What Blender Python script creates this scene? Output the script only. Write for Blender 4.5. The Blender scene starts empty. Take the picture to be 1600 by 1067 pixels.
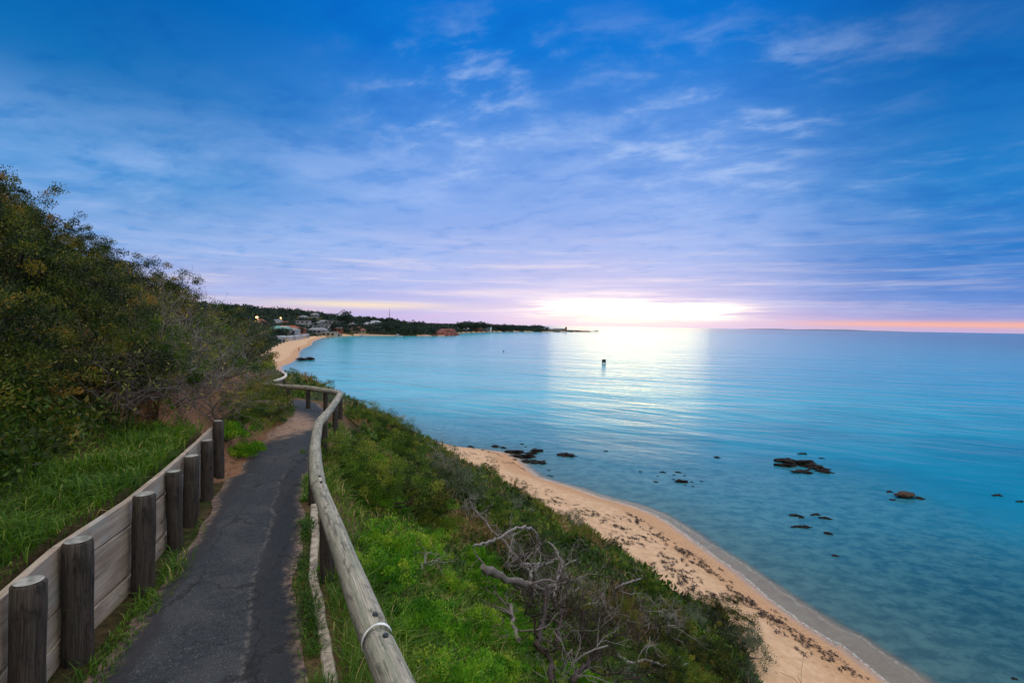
import bpy, math, random
import numpy as np
from mathutils import Vector, Matrix, Euler

SC = bpy.context.scene
COL = SC.collection
R = math.radians
rng = np.random.default_rng(7)
random.seed(7)

# ------------------------------------------------------------------ camera
H = 12.0                      # eye height above the sea, metres
F = 800.0                     # focal length in pixels of the 1600 px wide photograph
PITCH = math.atan(25.9 / F)
ROLL = 0.0168
cam_data = bpy.data.cameras.new('camera')
cam = bpy.data.objects.new('camera', cam_data)
COL.objects.link(cam)
fwd = Vector((0, math.cos(PITCH), -math.sin(PITCH)))
right0 = Vector((1, 0, 0)); up0 = right0.cross(fwd)
right = right0 * math.cos(ROLL) + up0 * math.sin(ROLL)
up = up0 * math.cos(ROLL) - right0 * math.sin(ROLL)
m = Matrix((right, up, -fwd)).transposed().to_4x4()
m.translation = Vector((0, 0, H))
cam.matrix_world = m
cam_data.sensor_width = 36.0
cam_data.lens = F / 1600 * 36
cam_data.clip_start = 0.05
cam_data.clip_end = 60000
SC.camera = cam
SC.render.resolution_x, SC.render.resolution_y = 1024, 682

# ------------------------------------------------------------------ exposure
SC.view_settings.view_transform = 'Standard'
SC.view_settings.look = 'None'
SC.view_settings.exposure = 0.0
SC.view_settings.gamma = 1.0
try:
    SC.view_settings.use_curve_mapping = False
except Exception:
    pass
SC.cycles.max_bounces = 6
SC.cycles.diffuse_bounces = 3
SC.cycles.glossy_bounces = 3
SC.cycles.transparent_max_bounces = 8
SC.cycles.sample_clamp_indirect = 4.0
SC.cycles.use_denoising = True

# ------------------------------------------------------------------ node helper
class G:
    """small helper to write node graphs as expressions"""
    def __init__(self, tree):
        self.t = tree
        self.n = tree.nodes
        self.l = tree.links
    def new(self, typ, **kw):
        n = self.n.new(typ)
        for k, v in kw.items():
            setattr(n, k, v)
        return n
    def put(self, sock, v):
        if isinstance(v, bpy.types.NodeSocket):
            self.l.new(v, sock)
        elif v is not None:
            if isinstance(v, (tuple, list)) and sock.type == 'RGBA' and len(v) == 3:
                v = (*v, 1)
            sock.default_value = v
    def m(self, op, a, b=None, c=None, clamp=False):
        n = self.new('ShaderNodeMath', operation=op, use_clamp=clamp)
        for i, v in enumerate((a, b, c)):
            if v is not None:
                self.put(n.inputs[i], v)
        return n.outputs[0]
    def add(self, a, b): return self.m('ADD', a, b)
    def sub(self, a, b): return self.m('SUBTRACT', a, b)
    def mul(self, a, b): return self.m('MULTIPLY', a, b)
    def ss(self, x, a, b, lo=0.0, hi=1.0):
        n = self.new('ShaderNodeMapRange', interpolation_type='SMOOTHSTEP')
        for i, v in enumerate((x, a, b, lo, hi)):
            self.put(n.inputs[i], v)
        return n.outputs[0]
    def lin(self, x, a, b, lo=0.0, hi=1.0):
        n = self.new('ShaderNodeMapRange')
        for i, v in enumerate((x, a, b, lo, hi)):
            self.put(n.inputs[i], v)
        return n.outputs[0]
    def mix(self, f, a, b, mode='MIX'):
        n = self.new('ShaderNodeMix', data_type='RGBA', blend_type=mode)
        self.put(n.inputs[0], f); self.put(n.inputs[6], a); self.put(n.inputs[7], b)
        return n.outputs[2]
    def ramp(self, f, stops, interp='LINEAR'):
        n = self.new('ShaderNodeValToRGB')
        n.color_ramp.interpolation = interp
        el = n.color_ramp.elements
        while len(el) < len(stops):
            el.new(0.5)
        for e, (p, c) in zip(el, stops):
            e.position = p
            e.color = (*c, 1) if len(c) == 3 else c
        self.put(n.inputs[0], f)
        return n.outputs[0]
    def noise(self, vec, scale, detail=4, rough=0.55, dist=0.0):
        n = self.new('ShaderNodeTexNoise')
        if vec is not None:
            self.l.new(vec, n.inputs['Vector'])
        n.inputs['Scale'].default_value = scale
        n.inputs['Detail'].default_value = detail
        n.inputs['Roughness'].default_value = rough
        n.inputs['Distortion'].default_value = dist
        return n.outputs[0]
    def mapv(self, vec, scale=(1, 1, 1), rot=(0, 0, 0), loc=(0, 0, 0)):
        if any(rot):                                  # turn first, then stretch
            vec = self._map(vec, (1, 1, 1), rot, (0, 0, 0))
        return self._map(vec, scale, (0, 0, 0), loc)
    def _map(self, vec, scale, rot, loc):
        n = self.new('ShaderNodeMapping')
        self.l.new(vec, n.inputs[0])
        n.inputs['Location'].default_value = loc
        n.inputs['Rotation'].default_value = rot
        n.inputs['Scale'].default_value = scale
        return n.outputs[0]
    def xyz(self, x, y, z):
        n = self.new('ShaderNodeCombineXYZ')
        for i, v in enumerate((x, y, z)):
            self.put(n.inputs[i], v)
        return n.outputs[0]
    def sep(self, v):
        n = self.new('ShaderNodeSeparateXYZ')
        self.l.new(v, n.inputs[0])
        return n.outputs
    def attr(self, name):
        return self.new('ShaderNodeAttribute', attribute_name=name)
    def bump(self, h, strength=0.3, dist=0.05, normal=None):
        n = self.new('ShaderNodeBump')
        n.inputs['Strength'].default_value = strength
        n.inputs['Distance'].default_value = dist
        self.l.new(h, n.inputs['Height'])
        if normal is not None:
            self.l.new(normal, n.inputs['Normal'])
        return n.outputs[0]

# ------------------------------------------------------------------ sky
SUN_AZ = math.atan(178 / F)           # the glow stands a little right of the middle
SUN_EL = R(5.5)
world = bpy.data.worlds.new('World')
SC.world = world
world.use_nodes = True
wt = world.node_tree
wt.nodes.clear()
g = G(wt)
tc = g.new('ShaderNodeTexCoord')
D = tc.outputs['Generated']
dx, dy, dz = g.sep(D)
e = g.m('MAXIMUM', dz, 0.0)
az = g.m('ARCTAN2', dx, dy)                      # 0 ahead, + right
el = g.m('ARCSINE', dz)
da = g.sub(az, SUN_AZ)
def gauss(x, c, w):
    q = g.m('DIVIDE', g.sub(x, c), w)
    return g.m('EXPONENT', g.mul(g.mul(q, q), -1.0))
# cloud coordinates: a flat layer seen in perspective
den = g.add(e, 0.10)
cu = g.m('DIVIDE', dx, den); cv = g.m('DIVIDE', dy, den)
CV = g.xyz(cu, cv, 0.0)
warp = g.noise(CV, 0.9, 3, 0.5)
CVw = g.xyz(g.add(cu, g.mul(warp, 0.35)), g.add(cv, g.mul(warp, 0.25)), 0.0)
n_big = g.noise(g.mapv(CVw, (0.8, 1.0, 1), (0, 0, R(-20)), (9.3, 1.1, 0)), 1.0, 8, 0.62, 0.0)
n_fine = g.noise(g.mapv(CVw, (2.0, 2.8, 1), (0, 0, R(28)), (3, 7, 0)), 1.5, 9, 0.60, 0.12)
n_clu = g.noise(g.mapv(CV, (1.0, 1.0, 1), (0, 0, 0), (5.2, 8.9, 0)), 1.1, 2, 0.5)
n_str = g.noise(g.mapv(g.xyz(az, g.mul(el, 15.0), 0.0), (2.0, 2.6, 1), (0, 0, R(3)), (5, 2, 0)), 1.5, 9, 0.66, 0.15)
# clear colours by height, straight ahead and off to the sides
c_mid = g.ramp(e, [(0.0, (0.60, 0.47, 0.80)), (0.05, (0.47, 0.51, 0.87)), (0.12, (0.34, 0.48, 0.88)), (0.22, (0.19, 0.39, 0.85)),
                   (0.34, (0.060, 0.27, 0.76)), (0.46, (0.000, 0.192, 0.69)), (0.60, (0.000, 0.15, 0.62))])
c_side = g.ramp(e, [(0.0, (0.36, 0.36, 0.68)), (0.05, (0.10, 0.25, 0.67)), (0.12, (0.018, 0.205, 0.62)), (0.22, (0.014, 0.22, 0.62)),
                    (0.34, (0.003, 0.155, 0.52)), (0.46, (0.001, 0.115, 0.44)), (0.60, (0.001, 0.11, 0.46))])
c_left = g.ramp(e, [(0.0, (0.50, 0.46, 0.74)), (0.05, (0.44, 0.48, 0.80)), (0.12, (0.25, 0.43, 0.79)), (0.22, (0.055, 0.29, 0.67)),
                    (0.34, (0.002, 0.17, 0.51)), (0.46, (0.000, 0.120, 0.44)), (0.60, (0.000, 0.12, 0.48))])
fr = g.ss(da, 0.07, 0.50)
fl = g.ss(da, -0.30, -0.95)
base = g.mix(fr, c_mid, c_side)
base = g.mix(fl, base, c_left)
# soft veils of cloud
veil = g.m('MULTIPLY', g.ss(n_big, 0.38, 0.66), g.ss(n_fine, 0.25, 0.62, 0.62, 1.10), clamp=True)
side = g.m('MULTIPLY', g.m('MAXIMUM', g.ss(da, 0.25, 0.60), g.ss(da, -0.50, -0.95)), g.ss(e, 0.24, 0.37, 0.0, 0.92))
quiet = g.mul(g.mul(g.sub(1.0, g.mul(fr, 0.70)), g.sub(1.0, side)), g.sub(1.0, g.ss(e, 0.36, 0.52, 0.0, 0.96)))
base = g.mix(g.mul(g.mul(veil, g.ss(e, 0.56, 0.20, 0.0, 0.42)), quiet), base, (0.36, 0.54, 0.95))
clus = g.add(g.add(g.mul(gauss(az, 0.36, 0.20), gauss(el, 0.36, 0.13)), g.mul(gauss(az, -0.10, 0.16), gauss(el, 0.40, 0.12))), g.mul(g.ss(n_clu, 0.42, 0.62), g.mul(g.sub(1.0, side), 0.26)))
wisp = g.mul(g.ss(n_fine, 0.46, 0.76), g.m('MINIMUM', clus, 1.0))
base = g.mix(g.mul(wisp, g.ss(e, 0.58, 0.44, 0.0, 0.75)), base, (0.52, 0.68, 0.98))
dark = g.mul(g.ss(n_fine, 0.50, 0.30), g.ss(e, 0.02, 0.12))
base = g.mix(g.mul(dark, 0.65), base, g.mix(1.0, base, (0.45, 0.78, 0.93), 'MULTIPLY'))
# lit streaks low over the water
band = g.mul(g.ss(e, 0.005, 0.03), g.ss(e, 0.20, 0.06))
nearsun = gauss(da, -0.12, 0.62)
stre = g.mul(g.mul(g.mul(g.ss(n_str, 0.47, 0.70), band), g.add(0.20, g.mul(nearsun, 0.80))), g.sub(1.0, g.mul(fr, 0.45)))
base = g.mix(g.mul(stre, 0.72), base, (1.0, 0.86, 0.86))
dstr = g.mul(g.mul(g.ss(n_str, 0.47, 0.32), band), 0.38)
base = g.mix(dstr, base, g.mix(1.0, base, (0.55, 0.74, 0.88), 'MULTIPLY'))
# the warm slit on the horizon at the right and a faint one at the left
slit = g.mul(gauss(el, 0.011, 0.0050), g.ss(da, 0.16, 0.42))
base = g.mix(g.mul(slit, 0.95), base, (1.0, 0.43, 0.22))
pink = g.mul(gauss(el, 0.0, g.sub(0.045, g.mul(fr, 0.026))), g.ss(da, -0.7, 0.05))
base = g.mix(g.mul(pink, 0.42), base, (0.90, 0.58, 0.76))
slit2 = g.mul(gauss(el, 0.033, 0.007), gauss(da, -0.50, 0.17))
base = g.mix(g.mul(slit2, 0.95), base, (1.0, 0.82, 0.58))
slit3 = g.mul(gauss(el, 0.018, 0.008), gauss(da, -0.66, 0.10))
base = g.mix(g.mul(slit3, 0.7), base, (1.0, 0.66, 0.62))
# glow of the sun behind the cloud
brk = g.ss(n_str, 0.40, 0.56, 0.12, 1.0)
gl1 = g.mul(g.mul(gauss(da, -0.01, 0.150), gauss(el, 0.038, 0.026)), brk)
gl0 = g.mul(gauss(da, -0.01, 0.17), gauss(el, 0.016, 0.026))
gl2 = g.mul(gauss(da, -0.05, 0.27), gauss(el, 0.02, 0.085))
gl3 = g.mul(gauss(da, -0.16, 0.42), gauss(el, 0.0, 0.26))
base = g.mix(g.mul(gl3, 0.22), base, (0.74, 0.66, 0.98))
base = g.mix(g.mul(gl2, 0.50), base, (0.98, 0.80, 0.96))
base = g.mix(g.m('MINIMUM', g.mul(gl1, 1.15), 1.0), base, (1.35, 1.12, 1.06))
base = g.mix(g.mul(gl0, 0.62), base, (1.22, 0.98, 0.86))
# the hidden sun itself, far brighter than the picture can show
elw = g.add(el, g.mul(g.sub(n_big, 0.5), 0.030))
core = g.mul(g.mul(g.mul(gauss(da, 0.015, 0.118), gauss(elw, 0.032, 0.0110)), g.ss(n_str, 0.40, 0.54, 0.10, 1.0)), 7.5)
base = g.mix(1.0, base, g.mix(1.0, g.xyz(core, core, core), (1.0, 0.84, 0.30), 'MULTIPLY'), 'ADD')
# unseen bright sky overhead and behind, added to light the foreground
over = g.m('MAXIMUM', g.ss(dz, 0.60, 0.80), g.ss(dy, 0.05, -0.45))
ovk = g.mul(g.lin(dx, -0.9, 0.9, 0.55, 1.55), g.lin(dy, -1.0, 0.35, 0.42, 1.20))  # added brightness stronger to the right, weaker behind, to give the light a direction
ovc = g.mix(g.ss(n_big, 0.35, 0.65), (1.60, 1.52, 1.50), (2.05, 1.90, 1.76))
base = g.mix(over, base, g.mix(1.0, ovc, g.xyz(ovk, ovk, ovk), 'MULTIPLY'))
# below the horizon the world is as the sea
base = g.mix(g.ss(dz, -0.002, -0.02), base, (0.10, 0.22, 0.36))
# Nishita air on top of it, faint
sky = g.new('ShaderNodeTexSky', sky_type='NISHITA')
sky.sun_disc = False
sky.sun_elevation = SUN_EL
sky.sun_rotation = SUN_AZ
sky.air_density = 1.2
sky.dust_density = 1.0
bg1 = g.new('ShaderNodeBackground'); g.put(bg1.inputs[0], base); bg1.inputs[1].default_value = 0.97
bg2 = g.new('ShaderNodeBackground'); g.put(bg2.inputs[0], sky.outputs[0]); bg2.inputs[1].default_value = 0.0008
ads = g.new('ShaderNodeAddShader')
wt.links.new(bg1.outputs[0], ads.inputs[0]); wt.links.new(bg2.outputs[0], ads.inputs[1])
wo = g.new('ShaderNodeOutputWorld')
wt.links.new(ads.outputs[0], wo.inputs[0])

# ------------------------------------------------------------------ sun
sl = bpy.data.lights.new('sun', 'SUN')
sl.energy = 0.034
sl.angle = R(17)
sl.color = (1.0, 0.84, 0.38)
so = bpy.data.objects.new('sun', sl)
COL.objects.link(so)
sdir = Vector((math.sin(SUN_AZ) * math.cos(SUN_EL), math.cos(SUN_AZ) * math.cos(SUN_EL), math.sin(SUN_EL)))
so.rotation_euler = (-sdir).to_track_quat('-Z', 'Y').to_euler()
so.location = (0, 0, 60)

# ------------------------------------------------------------------ from photograph to place
def ray(px, py):
    return (fwd + right * ((px - 800) / F) + up * ((533.5 - py) / F))
def on_z(px, py, z):
    d = ray(px, py); k = (z - H) / d.z
    return (d.x * k, d.y * k)
def on_path(px, py, lift=0.0):
    # path plane z = H - 1.85 - 0.03 y + lift
    d = ray(px, py); k = (-1.85 + lift) / (d.z + 0.03 * d.y)
    return (d.x * k, d.y * k)

def resample(pts, step):
    """Catmull-Rom through pts (any dimension), then even spacing"""
    P = np.array(pts, float)
    Q = np.vstack([2 * P[0] - P[1], P, 2 * P[-1] - P[-2]])
    out = []
    for i in range(1, len(Q) - 2):
        p0, p1, p2, p3 = Q[i - 1:i + 3]
        n = max(2, int(np.linalg.norm((p2 - p1)[:2]) / step))
        for t in np.linspace(0, 1, n, endpoint=False):
            out.append(0.5 * ((2 * p1) + (-p0 + p2) * t + (2 * p0 - 5 * p1 + 4 * p2 - p3) * t * t + (-p0 + 3 * p1 - 3 * p2 + p3) * t ** 3))
    out.append(P[-1])
    return np.array(out)

def polydist(P, L):
    """P (n,2); L (m,>=2). unsigned distance, sign (+ left of the line), arc position, value columns of L interpolated"""
    A = L[:-1, :2]; B = L[1:, :2]; AB = B - A
    L2 = (AB ** 2).sum(1)
    seglen = np.sqrt(L2); cum = np.concatenate([[0], np.cumsum(seglen)])
    n = len(P)
    dist = np.empty(n); sgn = np.empty(n); arc = np.empty(n); ext = np.empty((n, L.shape[1] - 2))
    for a in range(0, n, 4000):
        p = P[a:a + 4000]
        AP = p[:, None, :] - A[None]
        t = np.clip((AP * AB[None]).sum(2) / L2[None], 0, 1)
        C = A[None] + AB[None] * t[..., None]
        d2 = ((p[:, None, :] - C) ** 2).sum(2)
        k = d2.argmin(1); i = np.arange(len(p))
        dist[a:a + 4000] = np.sqrt(d2[i, k])
        # side: use the segment pair at corners
        tk = t[i, k]
        k2 = np.where(tk >= 1, np.minimum(k + 1, len(A) - 1), np.where(tk <= 0, np.maximum(k - 1, 0), k))
        ab = AB[k] / seglen[k][:, None] + AB[k2] / seglen[k2][:, None]
        v = p - C[i, k]
        sgn[a:a + 4000] = np.where(ab[:, 0] * v[:, 1] - ab[:, 1] * v[:, 0] >= 0, 1.0, -1.0)
        arc[a:a + 4000] = cum[k] + tk * seglen[k]
        if L.shape[1] > 2:
            ext[a:a + 4000] = L[k, 2:] * (1 - tk[:, None]) + L[k + 1, 2:] * tk[:, None]
    return dist, sgn, arc, ext

def sstep(x, a, b):
    t = np.clip((x - a) / (b - a), 0, 1)
    return t * t * (3 - 2 * t)

# the line of the path (x, y, z, rise of the hill above it)
pc = [on_path(*q) for q in ((333, 1067), (356, 925), (384, 850), (399, 800), (424, 745), (446, 700), (468, 668), (474, 650))]
d0 = np.array(pc[0]) - np.array(pc[2]); d0 /= np.linalg.norm(d0)
PATH = [(*(np.array(pc[0]) + d0 * k), 1.0) for k in (9.0, 4.0)] + [(*q, 1.0) for q in pc]
PATH = [(x, y, H - 1.85 - 0.03 * y, 1.0) for x, y, _ in PATH]
PATH += [(-5.9, 14.2, 9.70, 1.0), (-7.6, 15.6, 9.6, .88), (-9.9, 18.3, 9.4, .70), (-11.9, 22.5, 9.0, .58), (-13.4, 27.0, 8.6, .50), (-14.7, 32, 8.2, .48),
         (-17.5, 40, 7.4, 0.58), (-23, 52, 6.2, .52), (-33, 72, 4.8, .48), (-52, 104, 3.6, 0.60), (-84, 150, 3.0, .8),
         (-130, 215, 4.5, 1.0), (-175, 290, 8, .9), (-215, 370, 10, .8), (-240, 450, 12, .8), (-225, 520, 12, .7), (-165, 552, 9.0, .3), (-112, 560, 6, 0.2), (-84, 566, 4.5, 0.1),
         (-86, 600, 4.5, .1), (-96, 680, 3.5, .05), (-70, 770, 4, .05), (-20, 880, 4, .05), (40, 985, 3.5, .1), (95, 1035, 3.0, 0), (120, 1045, 2.5, 0)]
PATHL = np.vstack([resample(PATH[:22], 0.8), resample(PATH[22:], 12.0)])
SHORE = [(14.5, -30), (14.2, 0)] + [on_z(px, py, 0) for px, py in
         ((1380, 1064), (1305, 1009), (1243, 969), (1194, 932), (1155, 899), (1097, 857), (1065, 833), (1022, 805), (980, 789), (942, 779), (897, 763), (864, 753), (837, 744), (816, 725), (789, 708), (747, 703), (686, 694))]
SHORE += [(-19, 66), (-37, 90), (-51, 113)] + [on_z(px, py, 0) for px, py in
         ((437, 572), (452, 568), (466, 558), (467, 551), (474, 544), (486, 539), (490, 533), (510, 527), (544, 525), (574, 524.5), (630, 525), (670, 525), (706, 524.5), (712, 521), (740, 519.7), (790, 518.6), (830, 518.6), (880, 519), (908, 519))]
SHORE += [(160, 1080), (60, 1180), (-300, 1500), (-3000, 3500)]
SHOREL = np.vstack([resample(SHORE[:22], 1.6), resample(SHORE[22:], 12.0)])
TOE = [(7.0, -30), (7.4, 0)] + [on_z(px, py, 1.3) for px, py in
       ((1190, 1067), (1135, 965), (1050, 935), (1010, 890), (960, 864), (890, 826), (850, 812), (808, 780), (770, 755), (735, 731), (695, 713), (675, 702))]
TOE += [(-19, 57), (-38, 82), (-58, 113), (-72, 140)] + [on_z(px, py, 1.5) for px, py in ((409, 552), (420, 546), (439, 536), (456, 531), (480, 526.5), (503, 524))]
sh_far = [on_z(px, py, 0) for px, py in ((544, 525), (574, 524.5), (630, 525), (670, 525), (700, 524.5))]
TOE += [(sh_far[0][0] - 4, sh_far[0][1] + 5), (sh_far[1][0] - 1, sh_far[1][1] + 2.5), (sh_far[2][0], sh_far[2][1] + 1.5), (sh_far[3][0], sh_far[3][1] + 1.2), (sh_far[4][0] - 1, sh_far[4][1] + 1)]
for px, py in ((712, 521), (740, 519.7), (790, 518.6), (830, 518.6), (880, 519), (905, 519)):
    q = on_z(px, py, 0); TOE.append((q[0] - 1, q[1] + 2))
TOE += [(140, 1085), (50, 1170), (-300, 1480), (-3000, 3480)]
TOEL = np.vstack([resample(TOE[:18], 1.6), resample(TOE[18:], 12.0)])

PATH_W = 0.46                 # half width of the path
# retaining wall: posts from the photograph
POSTS = [on_path(*q) for q in ((38, 1150), (121, 1030), (222, 925), (275, 855), (298, 820), (323, 780), (343, 746))]
POST_H = [0.70, 0.67, 0.70, 0.66, 0.66, 0.66, 0.73]
pw = np.array(POSTS)
_wd = pw[0] - pw[2]; _wd /= np.linalg.norm(_wd)
PRE = [tuple(pw[0] + _wd * 0.95), tuple(pw[0] + _wd * 1.9)]   # the wall runs on beyond the picture's edge
wall_xy = np.array(PRE[::-1] + POSTS)
_d, _s, WALL_ARC, _ = polydist(wall_xy, PATHL)
WALL_T = _d

def terrain_exact(P, full=False):
    P = np.asarray(P, float).reshape(-1, 2)
    dsh, ssh, _, _ = polydist(P, SHOREL); sh = dsh * ssh
    dto, sto, _, _ = polydist(P, TOEL); tt = dto * sto
    dpa, spa, arc, ex = polydist(P, PATHL); pt = dpa * spa       # + left (hill)
    zp, hf = ex[:, 0], ex[:, 1]
    x, y = P[:, 0], P[:, 1]
    nz = (np.sin(x * .53 + 1.3) * np.sin(y * .47 + .4) + .6 * np.sin(x * 1.31 + y * .77) + .5 * np.sin(x * .21 - y * 1.03 + 2)) / 2.1
    nz2 = np.sin(x * 2.7 + 1.0 + np.sin(y * 1.3)) * np.sin(y * 3.1 + .7)
    # seabed
    q = np.maximum(-sh, 0)
    z_sea = -np.minimum(0.012 * q + 0.14 * sstep(q, 1.9, 2.8) + 0.035 * np.maximum(q - 2.8, 0), 6.0)
    # beach
    u = np.clip(sh / np.maximum(sh - tt, 1e-3), 0, 1)
    z_b = 1.25 * (0.65 * u + 0.35 * sstep(u, 0, 0.35))
    # slope
    r = np.maximum(-pt - PATH_W - 0.35, 0)
    us = np.clip(tt / np.maximum(tt + r, 1e-3), 0, 1)
    z_s = 1.25 + (zp - 0.05 - 1.25) * (us + 0.0 * np.sin(us * math.pi)) + 0.25 * nz * np.sin(us * math.pi) ** 1
    # hill
    tw = np.interp(arc, WALL_ARC, WALL_T, left=WALL_T[0], right=9.0)
    inwall = (arc <= WALL_ARC[-1] + 0.02)
    tl = np.where(inwall, tw, PATH_W + 0.15)
    h = pt - tl
    shelf = np.where(inwall, 0.655 * sstep(h, 0.135, 0.19) + 0.06 * np.maximum(h, 0), 0.0)
    h2 = np.where(inwall, h - 0.85, h)
    bank = np.where(inwall, 0.0, 0.55 * sstep(h, 0.0, 0.7))
    t2 = np.maximum(h2, 0)
    rise = 0.68 * t2 - 0.014 * np.clip(t2 - 7, 0, 15) ** 2
    rise = np.where(t2 > 22, 0.68 * 22 - 0.014 * 225 + 0.10 * (t2 - 22), rise)
    z_h = zp + shelf + bank + (rise + 0.30 * nz * sstep(t2, 0.3, 3) + .05 * nz2 * sstep(t2, 0, 1)) * hf
    z_h = np.minimum(z_h, zp + 10.5 * hf + 0.8)
    z = np.where(pt > -PATH_W - 0.35, z_h, np.where(tt > 0, z_s, np.where(sh > 0, z_b, z_sea)))
    z = np.where((sh <= 0), z_sea, z)
    if full:
        return z, sh, tt, pt, arc, h
    return z

# the same fields looked up on a fine fan-shaped grid
_NA, _A0, _A1, _R0, _R1 = 600, R(-86), R(86), 0.8, 4200.0
_a = np.linspace(_A0, _A1, _NA); _r = np.concatenate([np.geomspace(_R0, 12, 150, endpoint=False), np.geomspace(12, 80, 260, endpoint=False), np.geomspace(80, _R1, 150)]); _NR = len(_r)
_AA, _RR = np.meshgrid(_a, _r)
FX, FY = _RR * np.sin(_AA), _RR * np.cos(_AA) - 3.0
_f = terrain_exact(np.stack([FX.ravel(), FY.ravel()], 1), True)
FIELD = np.stack([q.reshape(FX.shape) for q in _f], 2)
def terrain(P, full=False):
    P = np.asarray(P, float).reshape(-1, 2)
    x, y = P[:, 0], P[:, 1] + 3.0
    ia = np.clip((np.arctan2(x, y) - _A0) / (_A1 - _A0) * (_NA - 1), 0, _NA - 1.001)
    ir = np.clip(np.interp(np.hypot(x, y), _r, np.arange(_NR)), 0, _NR - 1.001)
    i0 = ir.astype(int); j0 = ia.astype(int); u = (ir - i0)[:, None]; v = (ia - j0)[:, None]
    q = (FIELD[i0, j0] * (1 - v) + FIELD[i0, j0 + 1] * v) * (1 - u) + (FIELD[i0 + 1, j0] * (1 - v) + FIELD[i0 + 1, j0 + 1] * v) * u
    if full:
        return tuple(q[:, k] for k in range(6))
    return q[:, 0]

def tz(x, y):
    return float(terrain([(x, y)])[0])

def on_ground(px, py, lift=0.0, far=400.0):
    """first point of the sight line through a photograph pixel that comes within lift of the ground"""
    d = ray(px, py)
    ks = np.concatenate([np.linspace(0.8, 30, 500), np.geomspace(30, far, 600)])
    P = np.outer(ks, np.array(d)) + np.array((0, 0, H))
    zz = terrain(P[:, :2]) + lift
    hit = np.nonzero(P[:, 2] < zz)[0]
    if len(hit) == 0:
        return Vector(P[-1])
    return Vector(P[hit[0]])

# ------------------------------------------------------------------ mesh helpers
def tag(o, label=None, cat=None, group=None, kind=None):
    if label: o['label'] = label
    if cat: o['category'] = cat
    if group: o['group'] = group
    if kind: o['kind'] = kind
    return o

def empty(name, loc, rz=0.0, scale=1.0):
    o = bpy.data.objects.new(name, None)
    o.empty_display_size = 0.2
    COL.objects.link(o)
    o.location = loc
    o.rotation_euler = (0, 0, rz)
    o.scale = (scale,) * 3 if not isinstance(scale, tuple) else scale
    return o

def link(name, me, parent=None):
    o = bpy.data.objects.new(name, me)
    COL.objects.link(o)
    if parent is not None:
        o.parent = parent
    return o

def copy_tree(o, parent=None):
    c = o.copy(); COL.objects.link(c)
    if parent is not None:
        c.parent = parent
    for ch in list(o.children):
        copy_tree(ch, c)
    return c

class MB:
    """collects vertices, faces, uv and a tint per vertex into ONE mesh"""
    def __init__(self):
        self.v = []; self.f = []; self.uv = []; self.t = []; self.n = 0; self.s = []
    def addmesh(self, V, Fc, uv=None, tint=0.5, smooth=True):
        V = np.asarray(V, float)
        self.v.append(V)
        self.t.append(np.full(len(V), tint) if np.isscalar(tint) else np.asarray(tint, float))
        self.uv.append(np.zeros((len(V), 2)) if uv is None else np.asarray(uv, float))
        for f in Fc:
            self.f.append(tuple(i + self.n for i in f)); self.s.append(smooth)
        self.n += len(V)
    def tube(self, pts, rad, k=6, cap=True, tint=0.5, v0=0.0):
        P = np.asarray(pts, float); n = len(P)
        rad = np.full(n, rad) if np.isscalar(rad) else np.asarray(rad, float)
        T = np.gradient(P, axis=0); T /= np.linalg.norm(T, axis=1)[:, None] + 1e-9
        a = np.array((0, 0, 1.0)) if abs(T[0][2]) < 0.9 else np.array((1.0, 0, 0))
        V = []; UV = []
        L = np.concatenate([[0], np.cumsum(np.linalg.norm(np.diff(P, axis=0), axis=1))]) + v0
        nx = np.cross(T[0], a); nx /= np.linalg.norm(nx)
        for i in range(n):
            nx = nx - T[i] * np.dot(nx, T[i]); nx /= np.linalg.norm(nx) + 1e-9
            ny = np.cross(T[i], nx)
            for j in range(k):
                th = 2 * math.pi * j / k
                V.append(P[i] + rad[i] * (nx * math.cos(th) + ny * math.sin(th)))
                UV.append((j / k, L[i]))
        Fc = []
        for i in range(n - 1):
            for j in range(k):
                j2 = (j + 1) % k
                Fc.append((i * k + j, i * k + j2, (i + 1) * k + j2, (i + 1) * k + j))
        self.addmesh(V, Fc, UV, tint)
        if cap:
            self.f.append(tuple(self.n - n * k + j for j in range(k))[::-1]); self.s.append(False)
            self.f.append(tuple(self.n - k + j for j in range(k))); self.s.append(False)
    def box(self, c, size, rz=0.0, tint=0.5):
        sx, sy, sz = [q / 2 for q in size]
        V = np.array([(x, y, z) for x in (-sx, sx) for y in (-sy, sy) for z in (-sz, sz)])
        cr, sr = math.cos(rz), math.sin(rz)
        V = np.stack([V[:, 0] * cr - V[:, 1] * sr, V[:, 0] * sr + V[:, 1] * cr, V[:, 2]], 1) + np.array(c)
        self.addmesh(V, [(0, 1, 3, 2), (4, 6, 7, 5), (0, 4, 5, 1), (2, 3, 7, 6), (0, 2, 6, 4), (1, 5, 7, 3)], None, tint, False)
    def build(self, name, mat, parent=None, bevel=0.0):
        me = bpy.data.meshes.new(name)
        V = np.vstack(self.v)
        me.from_pydata([tuple(p) for p in V], [], self.f)
        me.polygons.foreach_set('use_smooth', self.s)
        lv = np.empty(len(me.loops), int); me.loops.foreach_get('vertex_index', lv)
        uvl = me.uv_layers.new(name='UVMap')
        uvl.data.foreach_set('uv', np.vstack(self.uv)[lv].astype(np.float32).ravel())
        a = me.attributes.new('tint', 'FLOAT', 'POINT')
        a.data.foreach_set('value', np.concatenate(self.t).astype(np.float32))
        if mat: me.materials.append(mat)
        me.validate()
        o = link(name, me, parent)
        if bevel:
            b = o.modifiers.new('bevel', 'BEVEL'); b.width = bevel; b.segments = 2; b.limit_method = 'ANGLE'
        return o

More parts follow.
